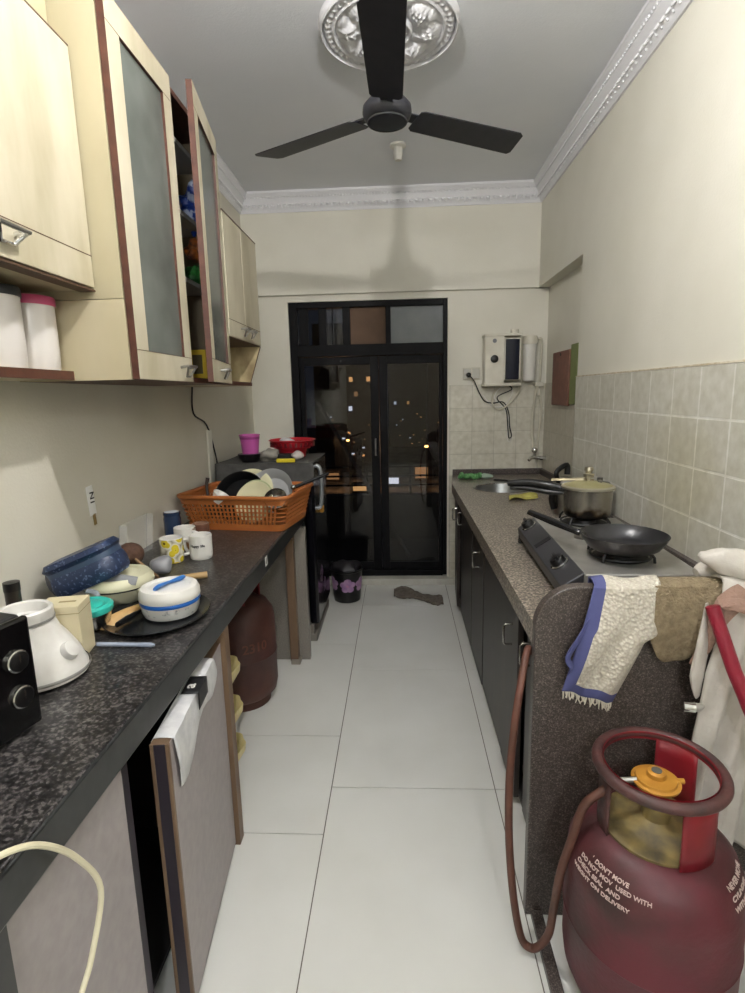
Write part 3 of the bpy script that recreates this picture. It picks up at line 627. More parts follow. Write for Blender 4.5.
# ================================================================== things on the left worktop
# microwave
t = thing('microwave_oven', 'black oven with two round knobs at the near end of the left worktop', 'oven', (-.87, .70, ZT))
MW = Matrix.Translation((-.690, .918, 0)) @ Rz(-.27) @ Matrix.Translation((.690, -.918, 0))
b = MB(); b.M = MW; b.box((-.93, .47, ZT+.012), (-.705, .915, 1.045)); b.build('body', blackm, t, smooth=False, bevel=.008)
b = MB(); b.M = MW; b.box((-.705, .47, ZT+.008), (-.690, .918, 1.043)); b.build('front_panel', mat('gloss black panel', '08080A', .18), t, smooth=False, bevel=.006)
for z in (.968, .898):
    b = MB(); b.M = MW; b.lathe([(.021, 0), (.021, .006), (.0185, .007), (.018, .010), (.015, .011), (0.001, .011)], (-.690, .882, z), 28, mi=[1, 1, 0, 0, 0], R=Matrix.Rotation(PI/2, 3, 'Y')); b.box((-.680, .8805, z+.003), (-.6785, .8835, z+.014), 1)
    b.build('knob', [blackp, chrome], t)
for x in (-.91, -.73):
    for y in (.50, .88):
        b = MB(); b.M = MW; b.lathe([(.012, 0), (.012, .013)], (x, y, ZT), 12); b.build('foot', blackm, t)
# mixer base
t = thing('mixer_grinder_base', 'white mixer grinder base with open round coupling on top', 'mixer', (-.83, 1.10, ZT))
c = (-.83, 1.095, ZT); ZS = .87; wm = mat('worn white plastic', 'DAD8D3', .32, c2='CDCAC4', scale=18)
b = MB()
def egg(a, j):
    k = max(0, 1-j/9); return 1+.16*k*max(0, math.cos(a-.15))**2
b.lathe([(.092, .004), (.100, .008), (.101, .020), (.099, .028), (.091, .055), (.076, .085), (.062, .108), (.055, .13), (.053, .135), (.056, .138), (.055, .160), (.051, .164), (.046, .161), (.043, .14), (.03, .13), (.001, .13)], c, 48, cap=True, fn=egg); b.build('body', wm, t)
b = MB(); b.lathe([(.1015, .014), (.1025, .016), (.1025, .02), (.1015, .022)], c, 48, cap=False, fn=lambda a, j: 1+.16*max(0, math.cos(a-.15))**2); b.build('groove', mat('grey groove', '8C8A86', .4), t)
b = MB(); b.lathe([(.0535, .134), (.0572, .135), (.0572, .140), (.0535, .141)], c, 40, cap=False); b.build('groove', mat('grey groove', '8C8A86', .4), t)
b = MB(); b.lathe([(.02, 0), (.022, .01), (.018, .02), (.01, .022), (.001, .022)], (c[0]+.084, c[1]-.005, c[2]+.060), 24, R=Matrix.Rotation(.95, 3, 'Y')); b.build('knob', wm, t)
b = MB(); b.lathe([(.012, .13), (.012, .145), (.001, .145)], c, 12); b.build('coupling', mat('grey coupling', '8F8C88', .4), t)
b = MB(); b.lathe([(.017, 0), (.017, .165), (.018, .17), (.018, .19), (.001, .192)], (-.925, 1.19, ZT), 18, mi=[0, 0, 1, 1]); tag(b.build('spice_bottle', [mat('dark bottle', '2B2622', .3), blackp]), 'dark bottle with black cap standing behind the mixer base', 'bottle')
# carton
t = thing('beige_carton', 'beige cardboard carton standing behind the mixer base', 'box', (-.80, 1.205, ZT))
b = MB(); b.M = xform((-.812, 1.205, ZT), .2); b.box((-.05, -.04, 0), (.045, .04, .135)); bx = b.build('carton', mat('beige card', 'CFC4A2', .6), t, smooth=False, bevel=.002)
b = MB(); b.M = xform((-.812, 1.205, ZT), .2); b.box((-.05, -.0405, .1165), (.0455, .0405, .118)); b.box((-.01, -.006, .135), (.028, .002, .1356)); b.build('print', mat('tan crease', '96885F', .6), bx, smooth=False)
# teal lidded bowl with steel bowl
t = thing('steel_bowl', 'steel bowl covered by a turquoise lid behind the beige carton', 'bowl', (-.842, 1.345, ZT))
b = MB(); b.lathe([(.03, 0), (.052, .02), (.06, .055), (.057, .055), (.05, .02), (.001, .006)], (-.842, 1.345, ZT), 32); b.build('body', steel, t)
b = MB(); b.lathe([(.061, .052), (.063, .056), (.063, .068), (.055, .073), (.04, .07), (.035, .074), (.001, .074)], (-.842, 1.345, ZT), 32); b.build('lid', mat('turquoise plastic', '35B8A8', .3), t)
# casserole
t = thing('round_casserole', 'cream lidded round casserole beneath the tilted blue lunch bag', 'casserole', (-.858, 1.545, ZT))
c = (-.858, 1.545, ZT); cr = mat('cream plastic', 'CFCCAE', .35)
b = MB(); b.lathe([(.05, 0), (.06, .004), (.088, .03), (.096, .055), (.096, .062)], c, 40); b.build('body', mat('beige plastic', 'B5B197', .35), t)
b = MB(); b.lathe([(.098, .060), (.100, .064), (.099, .078), (.088, .092), (.062, .096), (.057, .091), (.03, .093), (.001, .094)], c, 40); b.build('lid', cr, t)
b = MB(); b.lathe([(.0985, .0585), (.1005, .060), (.1005, .063), (.0985, .064)], c, 40, cap=False); b.build('seal_ring', blackp, t)
b = MB(); b.box((c[0]+.07, c[1]-.055, c[2]+.052), (c[0]+.10, c[1]-.015, c[2]+.062)); b.build('handle', cr, t, smooth=False, bevel=.004)
# blue lunch bag
t = thing('blue_lunch_bag', 'dark blue patterned lunch bag with grey end leaning tilted against the wall', 'lunch bag', (-.95, 1.51, ZT))
Mt = xform((-.925, 1.50, .948), .06, .0, -.38)
def slab(b, hx, hy, z0, z1, rr, mi=None, puff=.0):
    prof = [(.93, z0), (1, z0+.012), (1+puff, (z0+z1)/2), (1, z1-.012), (.92, z1)]; rings = []
    for k, z in prof:
        ring = []
        for i in range(48):
            a = 2*PI*i/48; ca, sa = math.cos(a), math.sin(a); e = .5
            ring.append(b.v((hx*k*math.copysign(abs(ca)**e, ca), hy*k*math.copysign(abs(sa)**(e+.15), sa), z)))
        rings.append(ring)
    for j in range(len(rings)-1):
        for i in range(48): b.f([rings[j][i], rings[j][(i+1) % 48], rings[j+1][(i+1) % 48], rings[j+1][i]], mi)
    b.f(rings[0][::-1], mi); b.f(rings[-1], mi)
M = N('navy fabric with light marks'); tc = M.n('ShaderNodeTexCoord'); vo = M.n('ShaderNodeTexNoise'); vo.inputs['Scale'].default_value = 120; vo.inputs['Detail'].default_value = 1; M.l(tc.outputs['Object'], vo.inputs['Vector'])
r = ramp(M, vo.outputs[0], [(0, '1B2944'), (.60, '22304E'), (.68, '54637E'), (1, '8491A8')]); M.l(r.outputs[0], M.b.inputs['Base Color']); M.b.inputs['Roughness'].default_value = .4; navy = M.m
b = MB(); b.M = Mt; slab(b, .106, .068, -.052, .014, 0, puff=.03); b.build('body', navy, t)
b = MB(); b.M = Mt; slab(b, .108, .070, .020, .050, 0, puff=.02); b.build('lid', navy, t)
b = MB(); b.M = Mt; slab(b, .104, .066, .0135, .0205, 0); b.build('zip', mat('steel blue zip', '3A4A62', .4), t)
b = MB(); b.M = Mt; b.ball((-.092, 0, -.008), (.024, .058, .056), seg=18); b.build('end_panel', mat('dark grey fabric', '48474A', .6), t)
b = MB(); b.tube([(-.89, 1.425, .90), (-.86, 1.42, .895), (-.85, 1.415, .875)], .007, 8, k=4, flat=.4); b.build('strap', mat('grey strap', '7E8388', .5), t)
b = MB(); b.tube([(-.875, 1.47, .925), (-.83, 1.475, .920), (-.775, 1.49, .905)], .014, 8, k=4, flat=.12); b.build('strap', mat('grey strap', '6E7072', .5), t)
# plate, hotpot, knife, spatula, pen
b = MB(); b.lathe([(.001, .008), (.118, .008), (.138, .014), (.145, .018), (.1465, .016), (.14, .008), (.11, .0), (.001, .0)], (0, 0, 0), 48, cap=False)
pl = b.build('black_plate', mat('black enamel', '15171A', .25)); pl.location = (-.690, 1.425, ZT+.001); pl.scale = (.97, 1.06, 1); tag(pl, 'shallow black round tray under the white hot pot', 'tray')
t = thing('hot_pot', 'white round insulated hot pot with blue handle on its lid', 'casserole', (-.655, 1.435, ZT+.0095)); c = (-.655, 1.435, ZT+.0095)
b = MB(); b.lathe([(.06, 0), (.071, .004), (.077, .018), (.080, .038)], c, 48); b.build('base', mat('printed white plastic', 'C9C9C4', .3, c2='86898C', scale=70, p=(.58, .68)), t)
b = MB(); b.lathe([(.080, .038), (.0815, .040), (.0815, .048), (.080, .050)], c, 48); b.build('band', mat('bright blue plastic', '1F5FB0', .3), t)
b = MB(); b.lathe([(.081, .050), (.083, .054), (.082, .070), (.076, .083), (.065, .088), (.06, .087), (.054, .082), (.04, .083), (.001, .084)], c, 48); b.build('lid', whitep, t)
b = MB(); R = Matrix.Rotation(1.15, 3, 'Z'); 
b.tube([Vector(c)+R @ Vector(p) for p in ((-.052, 0, .086), (-.042, 0, .089), (0, 0, .091), (.042, 0, .089), (.052, 0, .086))], [.010, .018, .009, .018, .010], 14, k=5, flat=.35); b.build('handle', mat('bright blue handle', '2A74C8', .3), t)
b = MB(); b.tube([(-.818, 1.335, ZT+.006), (-.79, 1.355, ZT+.014), (-.765, 1.40, ZT+.026), (-.735, 1.455, ZT+.03)], [.001, .024, .015, .006], 14, k=5, flat=.18)
tag(b.build('wooden_spatula', mat('light wood', 'C09A62', .5, c2='B08A54', scale=25)), 'light wooden spatula leaning on the black tray beside the hot pot', 'spatula')
b = MB(); b.tube([(-.755, 1.325, ZT+.022), (-.748, 1.355, ZT+.023), (-.738, 1.40, ZT+.024)], [.010, .013, .009], 12, k=5, flat=.7); b.tube([(-.738, 1.40, ZT+.024), (-.733, 1.43, ZT+.024)], .005, 8)
tag(b.build('black_ladle_handle', blackp), 'thick black utensil handle lying across the tray edge', 'utensil')
b = MB(); b.tube([(-.765, 1.243, ZT+.0065), (-.65, 1.240, ZT+.0065)], .0055, 10); b.tube([(-.65, 1.240, ZT+.0065), (-.625, 1.239, ZT+.0065), (-.617, 1.239, ZT+.0065)], [.0062, .0062, .003], 10)
tag(b.build('pen', mat('pale blue clear plastic', 'A5AFC2', .2, Alpha=.75)), 'pale translucent pen lying on the dark worktop', 'pen')
# coconut, green lid, board, packet, wooden handle
b = MB(); crumple(b, (-.950, 1.80, .895), (.047, .047, .041), 2, 60, .06, 24); tag(b.build('coconut', mat('hairy coconut brown', '4A3226', .85, c2='5B4030', scale=60, bump=.8)), 'brown coconut resting behind the blue lunch bag', 'coconut')
b = MB(); b.lathe([(.03, 0), (.034, .02), (.04, .034), (.036, .034), (.03, .01), (.001, .008)], (-.950, 1.80, ZT), 24); tag(b.build('green_bowl', mat('lime green plastic', '8FBF3A', .35)), 'small lime green bowl holding the coconut', 'bowl')
b = MB(); b.M = xform((-.838, 1.70, ZT+.043), 0, -.9, .62); b.box((-.062, -.028, -.004), (.058, .028, .004)); tag(b.build('wooden_board', mat('tan wood', '9A7A58', .6, c2='8A6B4B', scale=20), smooth=False, bevel=.003), 'tan wooden board tilted between the coconut and the hot pot', 'board')
b = MB(); crumple(b, (-.845, 1.80, ZT+.035), (.042, .03, .036), 5, 22, .35); tag(b.build('grey_packet', mat('grey plastic packet', '85868A', .3)), 'grey plastic packet in front of the yellow mug', 'packet')
b = MB(); b.tube([(-.80, 1.72, ZT+.012), (-.74, 1.735, ZT+.012), (-.665, 1.76, ZT+.012)], [.006, .009, .012], 12); tag(b.build('rolling_pin', mat('pale turned wood', 'A88A5C', .5)), 'wooden utensil handle poking out behind the hot pot', 'utensil')
# clear tray leaning against wall
b = MB(); b.M = xform((-1.055, 2.02, ZT+.002), 0, 0, .10); b.box((0, -.11, 0), (.006, .11, .15)); b.box((0, -.11, 0), (.03, -.106, .15)); b.box((0, .106, 0), (.03, .11, .15)); b.box((0, -.11, 0), (.03, .11, .005))
tag(b.build('clear_tray', clear, smooth=False, bevel=.002), 'clear plastic tray standing against the left wall behind the mugs', 'tray')
# mugs
def mug(c, r, h, m_, lb, ha, inner=whitep, nm='mug'):
    t = thing(nm, lb, 'mug', c); b = MB()
    b.lathe([(r*.9, 0), (r*.97, .004), (r, .02), (r, h-.002), (r-.002, h), (r-.005, h-.002), (r-.006, .01), (.001, .008)], c, 36, mi=[0, 0, 0, 1, 1, 1, 1]); bd = b.build('body', [m_, inner], t)
    d = Vector((math.cos(ha), math.sin(ha), 0)); c = Vector(c); b = MB()
    b.tube([c+d*(r-.003)+Vector((0, 0, h*.82)), c+d*(r+.024)+Vector((0, 0, h*.78)), c+d*(r+.03)+Vector((0, 0, h*.5)), c+d*(r+.02)+Vector((0, 0, h*.24)), c+d*(r-.003)+Vector((0, 0, h*.2))], .006, 8, k=4); b.build('handle', inner if nm == 'mug' else m_, t); return bd
bd = mug((-.772, 2.00, ZT), .043, .094, whitep, 'white mug with small black writing nearest the worktop edge', 2.9)
text('Happy life', .014, cylmap(-.772, 2.00, .043, -PI/2-.62, ZT+.052), txt_k, bd)
M = N('yellow faces print'); tc = M.n('ShaderNodeTexCoord'); vo = M.n('ShaderNodeTexVoronoi'); vo.inputs['Scale'].default_value = 34; M.l(tc.outputs['Object'], vo.inputs['Vector'])
r = ramp(M, vo.outputs['Distance'], [(0, '5E4A18'), (.16, '6A5218'), (.2, 'D9C63A'), (.5, 'D2BC30'), (.56, 'E0DCC8'), (1, '4A3B22')]); M.l(r.outputs[0], M.b.inputs['Base Color']); M.b.inputs['Roughness'].default_value = .25
mug((-.868, 1.955, ZT), .043, .094, M.m, 'yellow patterned mug with brown spots beside the white mugs', .6)
mug((-.885, 2.13, ZT), .043, .092, mat('white mug with brown', 'D5D2CA', .25, c2='7A5A3C', scale=14, p=(.55, .6)), 'white and brown mug standing behind the yellow patterned mug', -.4)
mug((-.87, 2.27, ZT), .036, .075, mat('reddish brown glaze', '6E4A3A', .3), 'small reddish brown cup in front of the orange basket', 2.5, mat('brown inside', '8A6A58', .3))
b = MB(); b.lathe([(.034, 0), (.036, .01), (.036, .10), (.034, .115), (.036, .118), (.036, .128), (.03, .13), (.001, .128)], (-.985, 2.25, ZT), 28, mi=[0, 0, 0, 0, 0, 0, 1]); tag(b.build('blue_jar', [mat('dark blue plastic', '26344E', .25), mat('white foil', 'C8CCD2', .3)]), 'dark blue round jar with silver top left of the orange basket', 'jar')

# ---- orange dish basket
BM = xform((-.742, 2.59, ZT+.002), -.15)
t = thing('dish_basket', 'orange plastic basket with slotted sides full of dishes on the worktop', 'basket', (-.735, 2.555, ZT))
def rect(hx, hy, r, n=6):
    P = []
    for cx_, cy_, a0 in ((hx-r, hy-r, 0), (-hx+r, hy-r, PI/2), (-hx+r, -hy+r, PI), (hx-r, -hy+r, 3*PI/2)):
        for i in range(n+1):
            a = a0+PI/2*i/n; P.append((cx_+r*math.cos(a), cy_+r*math.sin(a)))
    return P
H = .155
def ringpts(z, dd=0):
    k = z/H; return [(x, y, z) for x, y in rect(.235+.033*k+dd, .175+.028*k+dd, .035)]
b = MB(); b.M = BM
A = [b.v(p) for p in ringpts(0.004)]; b.f(A)
def band(z0, z1, th=.003):
    P0, P1, Q0, Q1 = ringpts(z0), ringpts(z1), ringpts(z0, -th), ringpts(z1, -th); n = len(P0)
    V = [[b.v(p) for p in L] for L in (P0, P1, Q1, Q0)]
    for i in range(n):
        j = (i+1) % n
        for k in range(4): b.f([V[k][i], V[k][j], V[(k+1) % 4][j], V[(k+1) % 4][i]])
for z0, z1 in ((0, .032), (.046, .052), (.066, .072), (.086, .092), (.106, .112), (.124, H)): band(z0, z1)
def sidebars(z0, z1):
    k0, k1 = z0/H, z1/H
    for sgn in (-1, 1):
        for i in range(23):
            s = -1+2*(i+.5)/23
            for ax in (0, 1):
                if ax and i > 16: continue
                if ax: s = -1+2*(i+.5)/17
                pts = []
                for z, k in ((z0, k0), (z1, k1)):
                    hx, hy = .235+.033*k, .175+.028*k
                    for o2 in (0, -.003):
                        for w in (-.0045, .0045):
                            if ax == 0: pts.append((s*(hx-.035)+w, sgn*(hy+o2), z))
                            else: pts.append((sgn*(hx+o2), s*(hy-.035)+w, z))
                V = [b.v(p) for p in pts]
                for q in ((0, 1, 3, 2), (4, 5, 7, 6), (0, 1, 5, 4), (2, 3, 7, 6), (0, 2, 6, 4), (1, 3, 7, 5)): b.f([V[x] for x in q])
sidebars(.03, .126)
for P in (ringpts(.03), ):
    pass
b.build('lattice_body', orange, t, smooth=False)
b = MB(); b.M = BM; b.tube([(x, y, H+.003) for x, y in rect(.268, .209, .045)], .012, 10, closed=True, flat=.7); b.build('rim', orange, t)
def dish(nm, c, r, tiltx, tiltz, m_, lb, prof=None, cat='plate'):
    b = MB(); R = (Matrix.Rotation(tiltz, 3, 'Z') @ Matrix.Rotation(tiltx, 3, 'X'))
    b.lathe(prof(r) if prof else [(.001, .004), (r*.6, .004), (r*.72, .010), (r*.98, .020), (r, .019), (r*.97, .014), (r*.72, .004), (r*.62, 0), (.001, 0)], c, 48, cap=False, R=R); return tag(b.build(nm, m_), lb, cat)
crp = mat('cream enamel plate', 'CFCBA8', .25); 
dish('cream_plate', (-.672, 2.455, .945), .098, 1.15, -.25, crp, 'cream plate leaning at the front of the orange basket')
dish('green_rimmed_plate', (-.670, 2.475, .95), .097, 1.15, -.25, mat('pale green plate', 'B8BE98', .25), 'pale green plate directly behind the front cream plate')
potp = lambda r: [(.001, .004), (r*.85, .004), (r*.98, .05), (r*1.03, .055), (r*1.03, .052), (r, .045), (r*.87, 0), (.001, 0)]
dish('black_pan', (-.750, 2.53, .945), .122, 1.05, -.1, mat('black non stick pan', '101113', .3), 'round black pan standing on edge in the orange basket', potp, 'pan')
dish('cream_plate', (-.735, 2.60, .965), .122, 1.0, -.1, crp, 'cream plate showing above the black pan in the basket')
t2 = thing('steel_frying_pan', 'steel pan with long dark handle sticking out right of the basket', 'pan', (-.60, 2.50, .87))
b = MB(); R = Matrix.Rotation(-.15, 3, 'Z') @ Matrix.Rotation(1.0, 3, 'X'); c = (-.625, 2.60, .955)
b.lathe([(q[0], q[1]) for q in ((.001, .004), (.085, .004), (.11, .045), (.118, .05), (.117, .046), (.11, .038), (.087, 0), (.001, 0))], c, 44, cap=False, R=R); b.build('body', mat('bright pan steel', 'B4B5B6', .35, .35), t2)
b = MB(); b.tube([(-.515, 2.53, 1.005), (-.49, 2.545, 1.005), (-.40, 2.60, 1.035), (-.35, 2.63, 1.05)], [.006, .009, .009, .007], 10, k=4); b.build('handle', mat('grey black handle', '2A2B2D', .25, .5), t2)
b = MB(); b.ball((-.508, 2.528, 1.002), .013); b.build('joint', chrome, t2)
b = MB(); b.lathe(potp(.05), (-.56, 2.42, .945), 30, cap=False, R=Matrix.Rotation(.9, 3, 'X')); tag(b.build('steel_bowl', steel), 'small steel bowl at the right front of the orange basket', 'bowl')
b = MB(); b.lathe([(.04, 0), (.06, .05), (.063, .075), (.058, .075), (.05, .03), (.001, .01)], (-.88, 2.50, .872), 28); b.lathe([(.062, .073), (.066, .075), (.062, .078)], (-.88, 2.50, .872), 28, cap=False); tag(b.build('dark_bowl', mat('dark brown bowl', '2A201D', .3)), 'dark bowl in the left part of the orange basket', 'bowl')
b = MB(); b.tube([(-.95, 2.62, .90), (-.965, 2.64, .99), (-.96, 2.65, 1.035)], [.006, .008, .01], 8, k=3); tag(b.build('ladle', mat('dark wood handle', '3A2A22', .5)), 'dark utensil handle sticking up at the back left of the basket', 'utensil')
b = MB(); b.lathe([(.03, 0), (.045, .04), (.042, .04), (.028, .005), (.001, .005)], (-.84, 2.43, .955), 28, R=Matrix.Rotation(.6, 3, 'Y')); tag(b.build('white_bowl', whitep), 'small white bowl left of the black pan in the basket', 'bowl')
# loose white cable hanging over the near worktop
b = MB(); b.tube([(-.62, .50, .834), (-.56, .555, .842), (-.527, .60, .842), (-.512, .645, .81), (-.505, .70, .735), (-.503, .742, .635), (-.505, .70, .55), (-.51, .66, .50), (-.515, .64, .40), (-.52, .63, .25), (-.50, .66, .12), (-.45, .62, .012), (-.45, .45, .008)], .0048, 8, k=6)
tag(b.build('white_cable', mat('yellowed white cable', 'D2CBAE', .4)), 'white power cable looping over the near left worktop edge', 'cable')
# ================================================================== right side
ZR = .83
t = thing('right_worktop', 'brown speckled granite worktop with sink along the right wall', 'worktop', (.65, 2.6, .77))
b = MB(); b.prism([(.345, 1.32), (XR-.008, 1.32), (XR-.008, 3.07), (XRC-.008, 3.075), (XRC-.008, YB-.008), (.385, YB-.008), (.345, 3.62)], .798, ZR); sl = b.build('slab', gran_b, t, smooth=False)
b = MB(); b.lathe([(.17, -.2), (.17, .2)], (.645, 3.42, ZR), 48); cu = b.build('cut', gran_b, t, smooth=False); cutout(sl, cu)
b = MB(); b.prism([(.345, 1.32), (.375, 1.32), (.375, 3.61), (.413, YB-.01), (.385, YB-.01), (.345, 3.62)], .765, .7985); b.build('front_edge', gran_b, t, smooth=False, bevel=.003)
b = MB(); b.box((.385, YB-.03, ZR), (XRC-.008, YB-.008, .872)); b.box((XRC-.03, 3.09, ZR), (XRC-.008, YB-.03, .872)); b.box((XR-.03, 1.325, ZR), (XR-.008, 3.09, .872)); b.build('upstand', gran_d, t, smooth=False, bevel=.002)
b = MB(); b.lathe([(.185, .001), (.183, .004), (.172, .002), (.165, -.02), (.158, -.13), (.14, -.155), (.03, -.16), (.001, -.16)], (.645, 3.42, ZR), 48, cap=False); b.build('sink_bowl', mat('worn sink steel', '8E908F', .32, .9), t)
b = MB(); b.lathe([(.03, -.157), (.028, -.154), (.001, -.156)], (.645, 3.42, ZR), 20); b.build('drain', chrome, t)
# rounded end panel
PX0, PX1, PT, R_ = .331, XR-.008, .956, .105
t = thing('granite_end_panel', 'tall brown granite panel with rounded corner closing the near end of the right worktop', 'panel', (.65, 1.305, 0))
poly = [(PX0, 0)]+[(PX0+R_-R_*math.cos(a*PI/24), PT-R_+R_*math.sin(a*PI/24)) for a in range(13)]+[(PX1, PT), (PX1, 0)]
b = MB(); A = [b.v((x, 1.288, z)) for x, z in poly]; B = [b.v((x, 1.320, z)) for x, z in poly]; b.f(A); b.f(B)
for i in range(len(A)): b.f([A[i], A[(i+1) % len(A)], B[(i+1) % len(A)], B[i]])
b.build('slab', gran_d, t, smooth=False, bevel=.004)
b = MB(); b.box((.345, .80, 0), (.375, 1.286, .02)); tag(b.build('skirting_strip', gran_d, smooth=False, bevel=.002), 'dark granite strip lying on the floor beside the end panel', 'strip')
# base cabinets right
t = thing('right_base_cabinet', 'dark wooden base cabinet with steel handles under the right worktop', 'cabinet', (.65, 2.5, 0))
b = MB(); b.box((.43, 1.33, 0), (.445, 3.75, .764), 1); b.box((.40, 1.33, .05), (XR-.01, 3.75, .065)); 
for y in (1.33, 1.945, 2.84, 3.38, 3.745): b.box((.402, y, .0), (XR-.01, y+.012, .764))
b.build('carcass', [dark_in, dark_in], t, smooth=False)
def rdoor(y0, y1, z0, z1, hy, hz=.61, ang=0, x=.382, hinge=1, hl=.075, m_=dkdoor):
    b = MB(); hyp = y1 if hinge else y0; Mx = Matrix.Translation((x+.018, hyp, 0)) @ Rz(ang) @ Matrix.Translation((-(x+.018), -hyp, 0)); b.M = Mx
    b.box((x, y0, z0), (x+.018, y1, z1)); dr = b.build('door', m_, t, smooth=False, bevel=.0015)
    b = MB(); b.M = Mx; b.tube([(x, hy, hz+hl/2), (x-.025, hy, hz+hl/2), (x-.03, hy, hz+hl/2-.008), (x-.03, hy, hz-hl/2+.008), (x-.025, hy, hz-hl/2), (x, hy, hz-hl/2)], .0045, 8); b.build('handle', steel, dr); return dr
rdoor(3.39, 3.74, .05, .76, 3.43, .66, -.06, m_=mat('dark red brown door', '241A19', .4))
rdoor(2.86, 3.375, .03, .76, 3.30, .66, -.0)
rdoor(2.45, 2.845, .03, .76, 2.60, .615)
b = MB(); b.box((.385, 1.96, .03), (.402, 2.445, .76)); b.build('fixed_panel', dkdoor, t, smooth=False, bevel=.0015)
rdoor(1.70, 1.95, .03, .76, 1.79, .60, .0, hinge=0)
rdoor(1.345, 1.64, .03, .76, 1.60, .62, .0, x=.398)
# floor plinth that narrows the aisle
b = MB(); b.box((.41, 1.33, 0), (.43, 3.75, .03)); b.build('kick_board', dkwood, t, smooth=False)

# ---- stove
SM = xform((.668, 1.80, ZR+.004), -.038)
t = thing('gas_stove', 'two burner stainless steel gas stove with black front knobs', 'stove', (.665, 1.785, ZR))
sst = mat('stove top steel', 'A6A49F', .33, .55, c2='979590', scale=15); L = .345
b = MB(); b.M = SM; b.box((-.15, -L, .045), (.165, L, .095)); b.build('top', sst, t, smooth=False, bevel=.004)
b = MB(); b.M = SM
P = [(-.15, .098), (-.212, .056), (-.209, .02), (-.15, .03)]
A = [b.v((x, -L+.005, z)) for x, z in P]; B = [b.v((x, L-.005, z)) for x, z in P]; b.f(A); b.f(B)
for i in range(4): b.f([A[i], A[(i+1) % 4], B[(i+1) % 4], B[i]])
fp = b.build('control_panel', mat('dark steel panel', '4C4C50', .35, .6), t, smooth=False, bevel=.003)
b = MB(); b.M = SM; b.box((-.208, -L+.01, .0), (-.19, -L+.04, .03)); b.box((-.20, -L+.005, .02), (.16, L-.005, .046)); b.build('tray', blackm, t, smooth=False)
nv = nrm((-.042, 0, .062)); RN = nv.to_track_quat('Z', 'Y').to_matrix()
for y in (-.20, .27):
    b = MB(); b.M = SM; b.lathe([(.028, -.002), (.029, .004), (.024, .006), (.022, .022), (.020, .025), (.001, .025)], (-.181, y, .0775), 28, mi=[1, 1, 0, 0, 0], R=RN)
    b.M = SM @ Matrix.Translation((-.181, y, .0775)) @ RN.to_4x4(); b.box((-.022, -.005, .02), (.022, .005, .034))
    b.build('knob', [blackp, chrome], t)
b = MB(); b.M = SM @ Matrix.Translation((-.181, .04, .0785)) @ RN.to_4x4(); b.box((-.016, -.03, 0), (.016, .03, .0012)); lb_ = b.build('label_plate', txt_k, fp, smooth=False)
for sx in (-.20, .14):
    for sy in (-.32, .32):
        b = MB(); b.M = SM; b.lathe([(.014, 0), (.012, .03)], (sx, sy, 0), 14); b.build('leg', blackm, t)
for y in (-.18, .26):
    bc = (.0 if y < 0 else .02, y, .095)
    b = MB(); b.M = SM; b.lathe([(.075, 0), (.078, .004), (.06, .006), (.045, .004), (.04, .016), (.032, .02), (.001, .021)], bc, 32); bn = b.build('burner', blackm, t)
    b = MB(); b.M = SM
    b.tube([(bc[0]+.085*math.cos(i*PI/16), bc[1]+.085*math.sin(i*PI/16), .104) for i in range(32)], .004, 6, closed=True)
    for k in range(4):
        a = PI/4+k*PI/2; dx, dy = math.cos(a), math.sin(a); b.tube([(bc[0]+dx*.03, bc[1]+dy*.03, .124), (bc[0]+dx*.09, bc[1]+dy*.09, .124), (bc[0]+dx*.10, bc[1]+dy*.10, .112), (bc[0]+dx*.102, bc[1]+dy*.102, .097)], .0045, 6)
    b.build('pan_support', blackm, t)
# frying pan
c = (.660, 1.600, ZR+.13); pm = mat('dark grey hammered pan', '3E3C3D', .3, .75, c2='4B4848', scale=60)
t = thing('frying_pan', 'dark non stick frying pan with long handle on the near burner', 'frying pan', c)
b = MB(); b.lathe([(.001, 0), (.085, 0), (.10, .008), (.118, .035), (.1235, .046), (.121, .047), (.115, .035), (.098, .011), (.084, .004), (.001, .004)], c, 56, mi=[0, 0, 0, 0, 0, 1, 1, 1, 1], cap=False); b.build('body', [pm, mat('black non stick coating', '1E1E21', .28)], t)
b = MB(); b.tube([(.552, 1.66, .995), (.537, 1.675, .998), (.50, 1.765, 1.004), (.447, 1.875, 1.014)], [.013, .010, .013, .011], 12, k=5, flat=.7); b.build('handle', mat('glossy black handle', '141416', .2), t)
b = MB(); b.tube([(.563, 1.65, .985), (.543, 1.672, .985)], .013, 12, flat=.7); b.build('handle_bracket', steel_d, t)
# pressure cooker
c = (.705, 2.055, ZR+.128)
t = thing('pressure_cooker', 'dented aluminium pressure cooker with black handles on the far burner', 'pressure cooker', c)
b = MB(); b.lathe([(.074, 0), (.082, .006), (.085, .02), (.087, .085), (.088, .105), (.092, .107)], c, 56)
M = N('scorched aluminium'); tc = M.n('ShaderNodeTexCoord'); sp = M.n('ShaderNodeSeparateXYZ'); nz = M.n('ShaderNodeTexNoise'); nz.inputs['Scale'].default_value = 22; nz.inputs['Detail'].default_value = 6
M.l(tc.outputs['Object'], sp.inputs[0]); M.l(tc.outputs['Object'], nz.inputs['Vector']); ma = M.n('ShaderNodeMath', operation='MULTIPLY_ADD'); ma.inputs[1].default_value = .09; M.l(nz.outputs[0], ma.inputs[0]); M.l(sp.outputs[2], ma.inputs[2])
r = ramp(M, ma.outputs[0], [(.062, '1B1715'), (.072, '4F4030'), (.09, '8F8A80'), (.2, 'A09C94')]); M.l(r.outputs[0], M.b.inputs['Base Color']); M.b.inputs['Metallic'].default_value = .85; M.b.inputs['Roughness'].default_value = .27
b.build('body', M.m, t)
